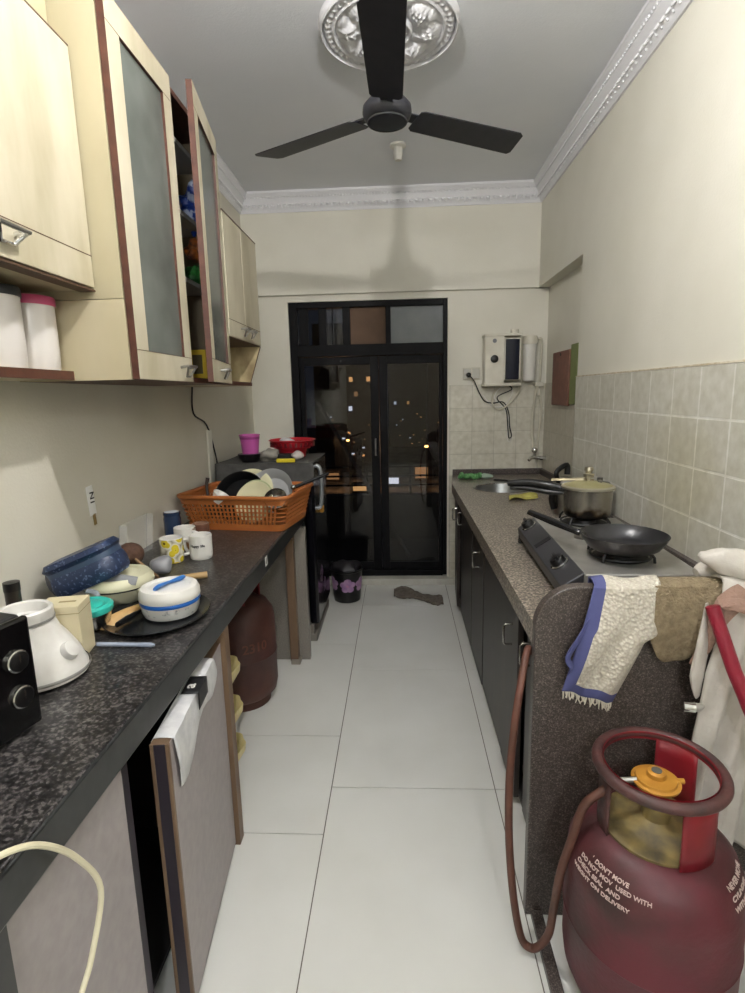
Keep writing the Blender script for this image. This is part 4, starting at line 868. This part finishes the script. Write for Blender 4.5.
b = MB(); b.lathe([(.093, .106), (.097, .108), (.097, .114), (.091, .117), (.086, .118), (.045, .130), (.02, .134), (.001, .135)], c, 56, mi=[0, 0, 0, 0, 1, 1, 1]); ld = b.build('lid', [mat('lid rim aluminium', 'C5C1B2', .3, .9), mat('greasy yellow lid', 'A8A06A', .35, .6, c2='B8B48A', scale=16)], t)
b = MB(); b.lathe([(.010, .130), (.010, .145), (.019, .147), (.020, .160), (.012, .163), (.013, .17), (.017, .174), (.015, .186), (.001, .188)], c, 24); b.build('weight_valve', mat('valve steel', 'A9A392', .3, .9), ld)
b = MB(); b.lathe([(.008, .125), (.008, .138), (.001, .14)], (c[0]+.035, c[1]-.02, c[2]), 12); b.build('safety_valve', steel_d, ld)
b = MB(); b.tube([(c[0]+.02, c[1]+.0, c[2]+.135), (c[0]-.03, c[1]+.02, c[2]+.137), (c[0]-.12, c[1]+.06, c[2]+.13)], [.006, .008, .006], 8, k=4, flat=.4); b.build('lid_bar', mat('bar steel', '9A9076', .5, .5), ld)
b = MB(); b.tube([(c[0]-.08, c[1]+.03, c[2]+.10), (c[0]-.13, c[1]+.05, c[2]+.108), (c[0]-.20, c[1]+.09, c[2]+.115), (c[0]-.275, c[1]+.12, c[2]+.108)], [.014, .017, .015, .011], 12, k=5, flat=1); b.build('handle', blackp, t)
b = MB(); b.tube([(c[0]-.082, c[1]+.03, c[2]+.085), (c[0]-.135, c[1]+.05, c[2]+.085), (c[0]-.20, c[1]+.09, c[2]+.092), (c[0]-.265, c[1]+.12, c[2]+.092)], [.010, .013, .012, .009], 12, k=5, flat=.8); b.build('handle', blackp, t)
# things behind the cooker
t = thing('steel_kettle', 'steel vessel with black handle behind the pressure cooker', 'kettle', (.80, 2.66, ZR))
b = MB(); c = (.81, 2.66, ZR); b.lathe([(.05, 0), (.056, .01), (.058, .14), (.05, .165), (.03, .18), (.001, .185)], c, 32); b.build('body', steel_d, t)
b = MB(); b.tube([(c[0]-.045, c[1]-.02, c[2]+.155), (c[0]-.06, c[1]-.03, c[2]+.21), (c[0]-.005, c[1], c[2]+.24), (c[0]-.0, c[1], c[2]+.195)], .014, 10, k=5, flat=.8); b.build('handle', blackp, t)
b = MB(); b.tube([(c[0]-.062, c[1]-.02, c[2]+.03), (c[0]-.075, c[1]-.02, c[2]+.08), (c[0]-.062, c[1]-.02, c[2]+.14)], .016, 10, k=4); b.build('grip', blackp, t)
b = MB(); b.lathe([(.001, 0), (.06, .0), (.075, .012), (.07, .014), (.001, .02)], (.885, 2.50, .995), 30, cap=False, R=Matrix.Rotation(-.9, 3, 'Y')); 
t2 = thing('steel_canister', 'tall steel canister between the pressure cooker and the tiled wall', 'canister', (.88, 2.42, ZR))
b.bm.free(); b = MB(); b.lathe([(.05, 0), (.055, .005), (.055, .16), (.05, .165)], (.88, 2.42, ZR), 28); b.build('body', steel_d, t2)
b = MB(); b.lathe([(.057, .16), (.057, .175), (.04, .195), (.012, .20), (.012, .215), (.001, .216)], (.88, 2.42, ZR), 28); b.build('lid', mat('grey lid', '6D6C6A', .35, .7), t2)
# sink clutter
b = MB(); b.grid(lambda u, v: (.60+.17*u+.02*v, 2.98+.12*v+.05*u+.012*math.sin(u*7), ZR+.006+.012*max(0, math.sin(u*6+v*4))+.006*math.sin(v*9)), 16, 12)
tag(b.build('yellow_cloth', mat('yellow green wipe', 'A9A254', .8), solid=.003), 'crumpled yellow dish cloth on the worktop near the sink', 'cloth')
b = MB()
for i in range(5): crumple(b, (.43+.03*i, 3.80-.02*(i % 2), ZR+.02), (.028, .026, .02), i, 50, .6, 14)
tag(b.build('green_scrubber', mat('green scrubber', '3C7A3E', .8, c2='6FA36B', scale=60)), 'green scrubbing pads at the back left corner of the right worktop', 'scrubber')
b = MB(); crumple(b, (.60, 3.79, ZR+.018), (.04, .025, .018), 4, 40, .4, 14); tag(b.build('pale_scrubber', mat('pale scrubber', '9FB3A2', .8)), 'pale grey scrubber beside the green pads', 'scrubber')
b = MB(); b.tube([(.63, 3.66, ZR+.012), (.73, 3.60, ZR+.012), (.80, 3.48, ZR+.02), (.78, 3.28, ZR+.02)], .008, 8, k=5); tag(b.build('black_tube', blackp), 'black bent tube lying behind the sink', 'tube')
# tap on the recess wall
t = thing('kitchen_tap', 'chrome wall tap with lever over the sink corner', 'tap', (.97, 3.93, .96))
b = MB(); b.tube([(1.032, 3.90, .955), (.99, 3.90, .955)], .016, 14); b.tube([(1.0, 3.90, .955), (.96, 3.90, .958), (.93, 3.88, .962), (.905, 3.86, .945)], [.013, .012, .011, .011], 12, k=4); b.build('body', chrome, t)
b = MB(); b.tube([(.955, 3.90, .965), (.952, 3.90, 1.0)], .009, 10); b.ball((.952, 3.90, 1.012), .022); b.build('lever', chrome, t)
# ---- water purifier, filter, pipes on the back wall
t = thing('water_purifier', 'white wall mounted water purifier with round black dial and dark side panel', 'water purifier', (.71, 3.93, 1.47))
b = MB(); b.box((.59, 3.875, 1.475), (.725, 3.99, 1.80)); b.box((.725, 3.885, 1.50), (.84, 3.99, 1.785)); b.build('body', whitec, t, smooth=False, bevel=.008)
b = MB(); b.prism([(.585, 3.87), (.845, 3.87), (.845, 3.992), (.585, 3.992)], 1.795, 1.812); b.lathe([(.028, 0), (.028, .03)], (.80, 3.93, 1.811), 20); b.build('top_cap', whitec, t, smooth=False, bevel=.004)
b = MB(); b.prism([(.585, 3.87), (.845, 3.875), (.845, 3.992), (.585, 3.992)], 1.462, 1.482); b.build('bottom_cap', whitec, t, smooth=False, bevel=.004)
b = MB(); b.box((.732, 3.878, 1.505), (.825, 3.886, 1.775)); b.build('dark_window', mat('dark blue window', '0E1428', .15), t, smooth=False, bevel=.003)
b = MB(); b.lathe([(.026, 0), (.026, .008), (.018, .012), (.001, .012)], (.655, 3.874, 1.645), 28, R=Matrix.Rotation(PI/2, 3, 'X')); b.build('dial', blackp, t)
b = MB(); b.lathe([(.014, 0), (.014, .004), (.001, .004)], (.655, 3.874, 1.765), 24, R=Matrix.Rotation(PI/2, 3, 'X')); b.build('emblem', mat('grey emblem', '75777A', .4), t)
t = thing('filter_cartridge', 'white cylindrical water filter beside the purifier', 'filter', (.905, 3.93, 1.48))
b = MB(); b.lathe([(.02, 0), (.038, .005), (.042, .02), (.044, .25), (.044, .255)], (.905, 3.93, 1.49), 32, fn=lambda a, j: 1+.01*math.cos(a*16)); b.build('body', whitep, t)
b = MB(); b.lathe([(.050, .0), (.052, .005), (.052, .045), (.045, .055), (.001, .058)], (.905, 3.93, 1.74), 32); b.build('cap', whitec, t)
b = MB(); b.box((.85, 3.96, 1.765), (.965, 3.99, 1.79)); b.build('bracket', whitec, t, smooth=False)
wp = mat('cream pipe', 'C9C4B2', .4)
def pipe(P, r, m_, lb, k=5, cat='pipe', nm='water_pipe'):
    b = MB(); b.tube(P, r, 8, k=k); return tag(b.build(nm, m_), lb, cat)
pipe([(.845, 3.95, 1.775), (.862, 3.94, 1.70), (.862, 3.96, 1.50), (.835, 3.975, 1.40), (.76, 3.975, 1.32), (.70, 3.975, 1.30), (.66, 3.975, 1.35), (.675, 3.975, 1.42), (.73, 3.96, 1.48)], .006, wp, 'cream pipe looping beneath the purifier')
pipe([(.965, 3.955, 1.775), (.99, 3.955, 1.765), (.99, 3.96, 1.60), (.985, 3.96, 1.48), (.958, 3.96, 1.40), (.945, 3.96, 1.20), (.948, 3.93, 1.03)], .009, wp, 'cream pipe running from the filter down to the tap')
pipe([(.99, 3.97, 1.42), (1.01, 3.975, 1.28), (.995, 3.98, 1.10), (.99, 3.975, 1.0), (1.0, 3.97, .885)], .008, wp, 'second cream pipe beside the tap pipe')
b = MB(); b.box((.955, 3.94, 1.455), (1.01, 3.985, 1.485)); b.lathe([(.014, 0), (.014, .05)], (.985, 3.96, 1.39), 14); tag(b.build('pipe_valve', whitec, smooth=False, bevel=.004), 'small white valve joining the pipes below the filter', 'valve')
t = thing('wall_socket', 'white wall socket with black plug left of the purifier', 'socket', (.52, 3.98, 1.50))
b = MB(); b.box((.455, 3.982, 1.515), (.575, 4.0, 1.595)); b.build('plate', whitec, t, smooth=False, bevel=.004)
b = MB(); b.box((.462, 3.979, 1.522), (.512, 3.983, 1.588)); b.box((.520, 3.979, 1.522), (.568, 3.983, 1.588)); b.build('module', mat('grey white module', 'BDBBB2', .35), t, smooth=False, bevel=.003)
b = MB(); b.lathe([(.018, 0), (.016, .03), (.008, .036)], (.492, 3.979, 1.545), 14, R=Matrix.Rotation(PI/2, 3, 'X')); b.build('plug', blackp, t)
pipe([(.492, 3.945, 1.545), (.53, 3.95, 1.50), (.57, 3.975, 1.42), (.61, 3.98, 1.36), (.67, 3.98, 1.345), (.74, 3.98, 1.35), (.78, 3.98, 1.28), (.79, 3.98, 1.18), (.805, 3.98, 1.11), (.785, 3.98, 1.10), (.775, 3.98, 1.2), (.76, 3.98, 1.30), (.70, 3.98, 1.37), (.715, 3.98, 1.40), (.80, 3.98, 1.44), (.75, 3.95, 1.478)], .004, blackp, 'thin black cord hanging in loops under the purifier', cat='cord', nm='power_cord')
pipe([(.60, 3.985, 1.40), (.66, 3.985, 1.33), (.74, 3.985, 1.32), (.80, 3.985, 1.40), (.79, 3.985, 1.46), (.72, 3.985, 1.45), (.68, 3.985, 1.38), (.76, 3.985, 1.29), (.80, 3.985, 1.15), (.80, 3.985, 1.07), (.775, 3.985, 1.09), (.785, 3.985, 1.2)], .004, whitep, 'thin white cord coiled under the purifier', cat='cord', nm='power_cord')
# cutting boards on the recess wall
t = thing('brown_cutting_board', 'reddish brown cutting board hanging in the wall recess', 'cutting board', (1.02, 3.6, 1.33))
b = MB(); b.box((1.012, 3.39, 1.33), (1.030, 3.74, 1.665)); b.build('board', mat('reddish brown board', '6D4436', .5, c2='7D5040', scale=20), t, smooth=False, bevel=.006)
b = MB(); b.lathe([(.010, 0), (.010, .002)], (1.0115, 3.56, 1.645), 12, R=Matrix.Rotation(-PI/2, 3, 'Y')); b.build('hole', blackm, t)
b = MB(); b.box((1.020, 3.26, 1.34), (1.032, 3.385, 1.69)); tag(b.build('green_cutting_board', mat('dull green plastic', '75804A', .5), smooth=False, bevel=.004), 'green cutting board hanging beside the brown board', 'cutting board')

# ---- cloths over the end panel
def fold(u, seed): return noise.noise(Vector((u*5, seed, 0)))
towel = N('white waffle towel'); tc = towel.n('ShaderNodeTexCoord'); wv = towel.n('ShaderNodeTexVoronoi'); wv.inputs['Scale'].default_value = 120; towel.l(tc.outputs['Object'], wv.inputs['Vector'])
bp = towel.n('ShaderNodeBump'); bp.inputs['Strength'].default_value = .8; bp.inputs['Distance'].default_value = .006; towel.l(wv.outputs['Distance'], bp.inputs['Height']); towel.l(bp.outputs[0], towel.b.inputs['Normal'])
rr = ramp(towel, wv.outputs['Distance'], [(0, 'CFC9BC'), (.7, 'B8B1A3')]); towel.l(rr.outputs[0], towel.b.inputs['Base Color']); towel.b.inputs['Roughness'].default_value = .9
bluec = mat('violet blue towel border', '4B4F7C', .9); beige = mat('beige towel pile', '7E6F57', .95, c2='938469', scale=60, bump=1.0, bscale=160); whitecl = mat('white cotton cloth', 'C9C4BC', .9, c2='B9B3AA', scale=8, bump=.4, bscale=60)
t = thing('checked_towel', 'white waffle towel with violet blue border draped over the end panel', 'towel', (.52, 1.27, .65))
b = MB()
def tw(u, v):       # u across, v down: back flap, over the top, twisted front
    if v < .12: s = v/.12; x = .468+.155*u; return (x, 1.325+.004*math.sin(u*9), .935+.027*s)
    if v < .22: s = (v-.12)/.10; return (.465+.155*u, 1.325-.048*s, .963+.010*math.sin(s*PI)+.004*math.sin(u*8))
    s = (v-.22)/.78
    xl = .462-.066*s; k = min(max((s-.36)/.10, 0), 1); k = k*k*(3-2*k); xr = .618+.006*s-.042*k-max(s-.46, 0)*.11
    y = 1.272-.018*math.sin(min(s, 1)*PI)-.012*math.sin(u*PI)*(1-.3*s)+.010*math.sin(u*11+s*4)*s-.012*math.exp(-((u-.75-.1*s)**2)*40)*s
    return (xl+(xr-xl)*u, y, .963-.27*s-.03*s*u+.006*math.sin(u*12)*s)
b.grid(tw, 40, 60, mi=lambda u, v: 1 if (u < .16 or (v > .93)) else 0); tb = b.build('cloth', [towel.m, bluec], t, solid=.006)
b = MB()
for i in range(26):
    u = (i+.5)/26; p = Vector(tw(u, 1)); b.tube([p, p+Vector((.003*math.sin(i*2), -.002, -.012)), p+Vector((.004*math.sin(i*3), 0, -.022-.004*math.sin(i*5)))], [.0024, .002, .0012], 5)
b.build('fringe', mat('white fringe', 'C9C3B4', .9), tb)
b = MB()
b.tube([(.462, 1.262, .90), (.43, 1.255, .84), (.402, 1.25, .79), (.412, 1.25, .765), (.405, 1.25, .745)], [.004, .012, .012, .010, .004], 10, k=5, flat=.35); b.build('loose_corner', bluec, tb)
b = MB()
def bt(u, v):
    if v < .15: s = v/.15; return (.605+.165*u, 1.325, .930+.030*s)
    if v < .27: s = (v-.15)/.12; return (.605+.165*u, 1.325-.050*s, .960+.010*math.sin(s*PI))
    s = (v-.27)/.73; L = .045+.145*math.exp(-((u-.38)/.42)**4)-.01*u
    return (.605+.165*u-.01*s, 1.272-.016*math.sin(s*PI*.8)-.008*math.sin(u*9+1)*s, .960-L*s)
b.grid(bt, 40, 40); tag(b.build('beige_towel', beige, solid=.010), 'beige brown terry towel folded over the end panel beside the checked towel', 'towel')
b = MB(); b.tube([(.79, 1.235, .965), (.752, 1.225, .935), (.726, 1.225, .885), (.712, 1.235, .82), (.69, 1.245, .775)], [.02, .026, .018, .014, .004], 12, k=5, flat=.45); b.tube([(.73, 1.225, .935), (.765, 1.20, .942), (.81, 1.18, .915)], [.012, .018, .012], 10, k=4, flat=.5)
tag(b.build('dusty_pink_rag', mat('dusty pink brown cloth', '8F7466', .95, bump=.8, bscale=90)), 'dusty pink twisted rag hanging at the right end of the panel', 'rag')
# white cloth bundle and hanging sheet at the right
t = thing('white_cloth', 'large white cloth heaped over the panel and hanging down by the right wall', 'cloth', (.83, 1.2, .3))
b = MB()
def wc(u, v):
    s = v; x0 = .765-.05*min(s*2.5, 1)+.02*math.sin(s*5)*min(s*3, 1)
    top = .985
    x = x0+(.953-x0)*u; bump = .012*math.sin(u*17+s*5)+.008*math.sin(u*31+s*9)
    if s < .12: k = s/.12; return (x, 1.36-.10*k, .95+(top-.95)*math.sin(k*PI/2))
    k = (s-.12)/.88; return (x-.02*math.sin(k*3)*(1-u), 1.262-.028*math.sin(min(k*6, 1)*PI/2)+bump*(.3+k)-.01, top-(.70)*k)
b.grid(wc, 44, 70); b.build('hanging_part', whitecl, t, solid=.006)
b = MB(); b.tube([(.715, 1.30, 1.035), (.76, 1.29, 1.02), (.83, 1.28, 1.0), (.935, 1.28, .985)], [.006, .035, .045, .03], 20, k=6, flat=.9); b.tube([(.73, 1.33, .975), (.80, 1.34, .985), (.93, 1.33, .975)], [.012, .035, .03], 16, k=6)
for v in b.bm.verts: v.co += Vector((0, 0, 1))*.012*noise.noise(v.co*28)+Vector((1, 1, 0))*.006*noise.noise(v.co*35)
b.build('heap', whitecl, t)
b = MB(); b.tube([(.715, 1.245, .93), (.71, 1.235, .84), (.700, 1.23, .76), (.705, 1.23, .70)], [.008, .035, .040, .012], 16, k=5, flat=.3); b.build('hanging_corner', whitecl, t)
b = MB(); b.tube([(.672, 1.215, .683), (.70, 1.213, .681), (.715, 1.222, .680)], [.011, .0105, .006], 12); b.tube([(.664, 1.215, .6838), (.69, 1.2125, .6825)], .0135, 12, mi=1); tag(b.build('capped_rod', [mat('grey rod', 'A8A49C', .5), chrome]), 'short grey rod end with shiny round cap poking from the hanging cloth', 'rod')
b = MB(); b.tube([(.71, 1.215, .935), (.745, 1.17, .80), (.85, 1.08, .50)], [.0155, .0155, .0155], 14); tag(b.build('red_pole', mat('crimson plastic pole', '84162C', .4, bump=.3, bscale=90)), 'crimson pole slanting down from the towels to the right', 'pole')

# ---- red gas cylinder
CX, CY, RC = .562, 1.095, .184
t = thing('red_gas_cylinder', 'worn red gas cylinder with round top ring in the right foreground', 'gas cylinder', (CX, CY, 0))
prof = [(.13, 0), (.135, .0), (.135, .035), (.165, .055), (.179, .09), (RC, .13), (RC, .225), (RC+.003, .23), (RC, .235), (RC, .350), (.180, .388), (.165, .425), (.140, .450), (.118, .460), (.045, .462), (.001, .462)]
b = MB(); b.lathe(prof, (CX, CY, 0), 64); body = b.build('body', gas_red, t)
def arcmap(a0, s0):      # s0: arc distance from the z=.345 rim up over the shoulder
    S = [(RC, .350), (.180, .388), (.165, .425), (.140, .450), (.118, .460)]
    def fn(u, v, w):
        s = s0+v; i = 0
        for i in range(len(S)-1):
            d = math.hypot(S[i+1][0]-S[i][0], S[i+1][1]-S[i][1])
            if s <= d or i == len(S)-2: break
            s -= d
        k = s/d; r = S[i][0]+(S[i+1][0]-S[i][0])*k; z = S[i][1]+(S[i+1][1]-S[i][1])*k
        a = a0+u/.155; return Vector((CX+(r+.0015+w)*math.cos(a), CY+(r+.0015+w)*math.sin(a), z+.001))
    return fn
A0 = math.radians(192)
for k, s in enumerate(("      '  DON'T MOVE", "DO NOT MOV  USED WITH", "CHECK SEAL  AND", "WEIGHT ON DELIVERY")):
    text(s, .0120, arcmap(A0-.03*k, .078-.0155*k), txt_w, body, label='faded white lettering on the shoulder')
for k, s in enumerate(("NEVER MOVE", "CYLINDER", "WITHOUT CAP")):
    text(s, .015, arcmap(math.radians(300)+.05, .085-.02*k), txt_w, body, label='faded white lettering on the right shoulder')
b = MB(); b.tube([(CX+.006+.128*math.cos(i*PI/32), CY+.014+.128*math.sin(i*PI/32), .600+.0) for i in range(64)], .0125, 12, closed=True); b.build('top_ring', rust, t)
b = MB(); b.lathe([(.1155, .591), (.1165, .590), (.1165, .610), (.1155, .609)], (CX+.006, CY+.014, 0), 64, cap=False); b.build('ring_inner_face', gas_col, t)
for a in (math.radians(-70), math.radians(46), math.radians(172)):
    b = MB(); b.grid(lambda u, v: (CX+.006*v+(.119)*math.cos(a+(u-.5)*.78), CY+.014*v+.119*math.sin(a+(u-.5)*.78), .452+.145*v), 8, 4); b.build('collar_plate', gas_col if a < 3 else rust, t, solid=.004)
b = MB(); b.lathe([(.112, .4605), (.112, .466), (.08, .474), (.045, .480), (.03, .49), (.03, .525), (.026, .53), (.001, .53)], (CX, CY, 0), 36); b.build('neck', rust_in, t)
b = MB(); rc = (CX+.0, CY+.012, .556)
b.lathe([(.018, -.03), (.018, 0)], rc, 20); b.lathe([(.030, 0), (.042, .004), (.050, .008), (.051, .013), (.044, .015), (.042, .020), (.020, .023), (.019, .033), (.013, .036), (.001, .036)], rc, 36)
b.lathe([(.006, 0), (.006, .016)], (rc[0]+.045, rc[1]+.0, rc[2]+.010), 12, R=Matrix.Rotation(PI/2, 3, 'Y')); rg = b.build('regulator', brass, t)
b = MB(); b.lathe([(.011, .0355), (.011, .0375), (.001, .0375)], rc, 20); b.build('cap_badge', mat('dark badge', '5A5B58', .4), rg)
b = MB(); b.tube([(rc[0]-.03, rc[1]+.0, rc[2]+.014), (rc[0]-.085, rc[1]+.005, rc[2]+.006)], .0065, 10); b.build('outlet', steel_d, rg)
b = MB(); b.tube([(rc[0]-.075, rc[1]+.004, rc[2]+.008), (.445, 1.10, .545), (.405, 1.10, .505), (.385, 1.10, .43), (.364, 1.11, .32), (.358, 1.13, .20), (.355, 1.15, .10), (.335, 1.17, .035), (.315, 1.18, .022), (.295, 1.185, .05), (.275, 1.19, .16), (.262, 1.20, .32), (.262, 1.215, .48), (.275, 1.235, .62), (.300, 1.28, .72), (.325, 1.335, .765), (.345, 1.37, .745), (.41, 1.40, .70)], .0098, 12, k=8)
tag(b.build('gas_hose', hose_m), 'brown rubber hose hanging from the red cylinder to the counter', 'hose')

# ---- far floor: bucket and rag
t = thing('flower_bucket', 'black bucket with purple flower print on the floor by the fridge', 'bucket', (-.385, 3.66, 0))
b = MB(); b.lathe([(.085, 0), (.092, .004), (.112, .22), (.118, .225), (.118, .235), (.108, .235), (.09, .01), (.001, .01)], (-.385, 3.66, 0), 40); bk = b.build('body', blackp, t)
b = MB()
def petal(b, a0, z0, r, rot, n, rad):
    for k in range(n):
        a = rot+2*PI*k/n; u0, v0 = rad*math.cos(a), rad*math.sin(a)
        vs = []
        for i in range(14):
            q = 2*PI*i/14; u = u0+r*math.cos(q); v = v0+r*.85*math.sin(q); z = z0+v; rr = .092+(z/.22)*.020+.0012+.0004*k; aa = a0+u/.105
            vs.append(b.v((-.385+rr*math.cos(aa), 3.66+rr*math.sin(aa), z)))
        b.f(vs)
for a0, z0 in ((-PI/2+.15, .13), (-PI/2-1.0, .14), (-PI/2+1.2, .13)): petal(b, a0, z0, .026, PI/2, 5, .03)
b.build('flower', mat('mauve petal print', '8E6A96', .4, c2='B08CAE', scale=20), bk, smooth=False)
b = MB()
for a0, z0 in ((-PI/2+.15, .13), (-PI/2-1.0, .14), (-PI/2+1.2, .13)):
    petal(b, a0, z0, .012, 0, 1, .0)
b.build('flower_centre', mat('pink centre', 'B07A9C', .4), bk, smooth=False).location = (0, -.001, 0)
b = MB()
crumple(b, (-.385, 3.66, .235), (.09, .09, .05), 3, 14, .5, 22); b.build('contents', mat('dark bag in bucket', '1E1B20', .5), t)
b = MB()
def rag(u, v):
    x = -.055+.34*u; yc = 3.76-.14*u+.035*math.sin(u*6); w = .105+.045*math.sin(u*6.5+1); y = yc+(v-.5)*w*2*(math.sin(min(max(u, .03), .97)*PI)**.3)
    return (x, y, .006+.018*abs(noise.noise(Vector((u*9, v*5, 2))))+.014*math.sin(v*PI))
b.grid(rag, 34, 20); tag(b.build('floor_rag', mat('grey brown floor cloth', '746B60', .95, c2='5E564C', scale=40, bump=1, bscale=90), solid=.006), 'grey brown rag lying on the floor before the balcony door', 'rag')
# ---- ceiling fan
FX, FY, FZ = -.03, 2.21, 2.435
t = thing('ceiling_fan', 'dark three blade ceiling fan hanging below the plaster rose', 'ceiling fan', (FX, FY, FZ)); fm_ = mat('dark grey fan paint', '1E1F26', .4, c2='28282E', scale=18)
b = MB(); b.lathe([(.03, -.034), (.066, -.034), (.076, -.030), (.084, -.018), (.090, -.004), (.088, .016), (.072, .034), (.04, .044), (.02, .05)], (FX, FY, FZ), 48); b.build('motor', fm_, t)
b = MB(); b.lathe([(.068, -.037), (.073, -.036), (.074, -.030)], (FX, FY, FZ), 48, cap=False); b.lathe([(.001, -.036), (.05, -.037), (.064, -.0355)], (FX, FY, FZ), 48, cap=False); b.build('motor_cap', mat('dark grey cap', '33353A', .3), t)
b = MB(); b.lathe([(.011, .045), (.011, .30)], (FX, FY, FZ), 14); b.lathe([(.035, .045), (.030, .09), (.014, .11)], (FX, FY, FZ), 24); b.build('down_rod', fm_, t)
b = MB(); b.lathe([(.016, .22), (.05, .27), (.06, .30), (.001, .31)], (FX, FY, FZ), 24); b.build('canopy', fm_, t)
for a in (-90, 29.5, 149.5):
    b = MB(); b.M = xform((FX, FY, FZ), math.radians(a)) @ Matrix.Rotation(math.radians(-9), 4, 'X')
    b.box((.055, -.022, -.004), (.14, .022, .003))
    br = b.build('blade_bracket', fm_, t, smooth=False, bevel=.002)
    b = MB(); b.M = xform((FX, FY, FZ), math.radians(a)) @ Matrix.Rotation(math.radians(-9), 4, 'X')
    P = [(.115, -.050), (.13, -.058), (.570, -.068), (.59, -.055), (.616, .05), (.606, .066), (.13, .058), (.115, .045)]
    b.prism(P, -.010, -.006); b.build('blade', fm_, t, smooth=False, bevel=.001)
t = thing('ceiling_lamp_holder', 'small white round lamp holder on the ceiling beyond the fan', 'lamp holder', (.012, 3.30, ZC-.06))
b = MB(); b.lathe([(.045, 0), (.045, -.012), (.03, -.018)], (.012, 3.30, ZC), 28); b.build('base', whitep, t)
b = MB(); b.lathe([(.024, -.018), (.026, -.05), (.022, -.075), (.018, -.08)], (.012, 3.30, ZC), 24); b.build('socket', whitep, t)
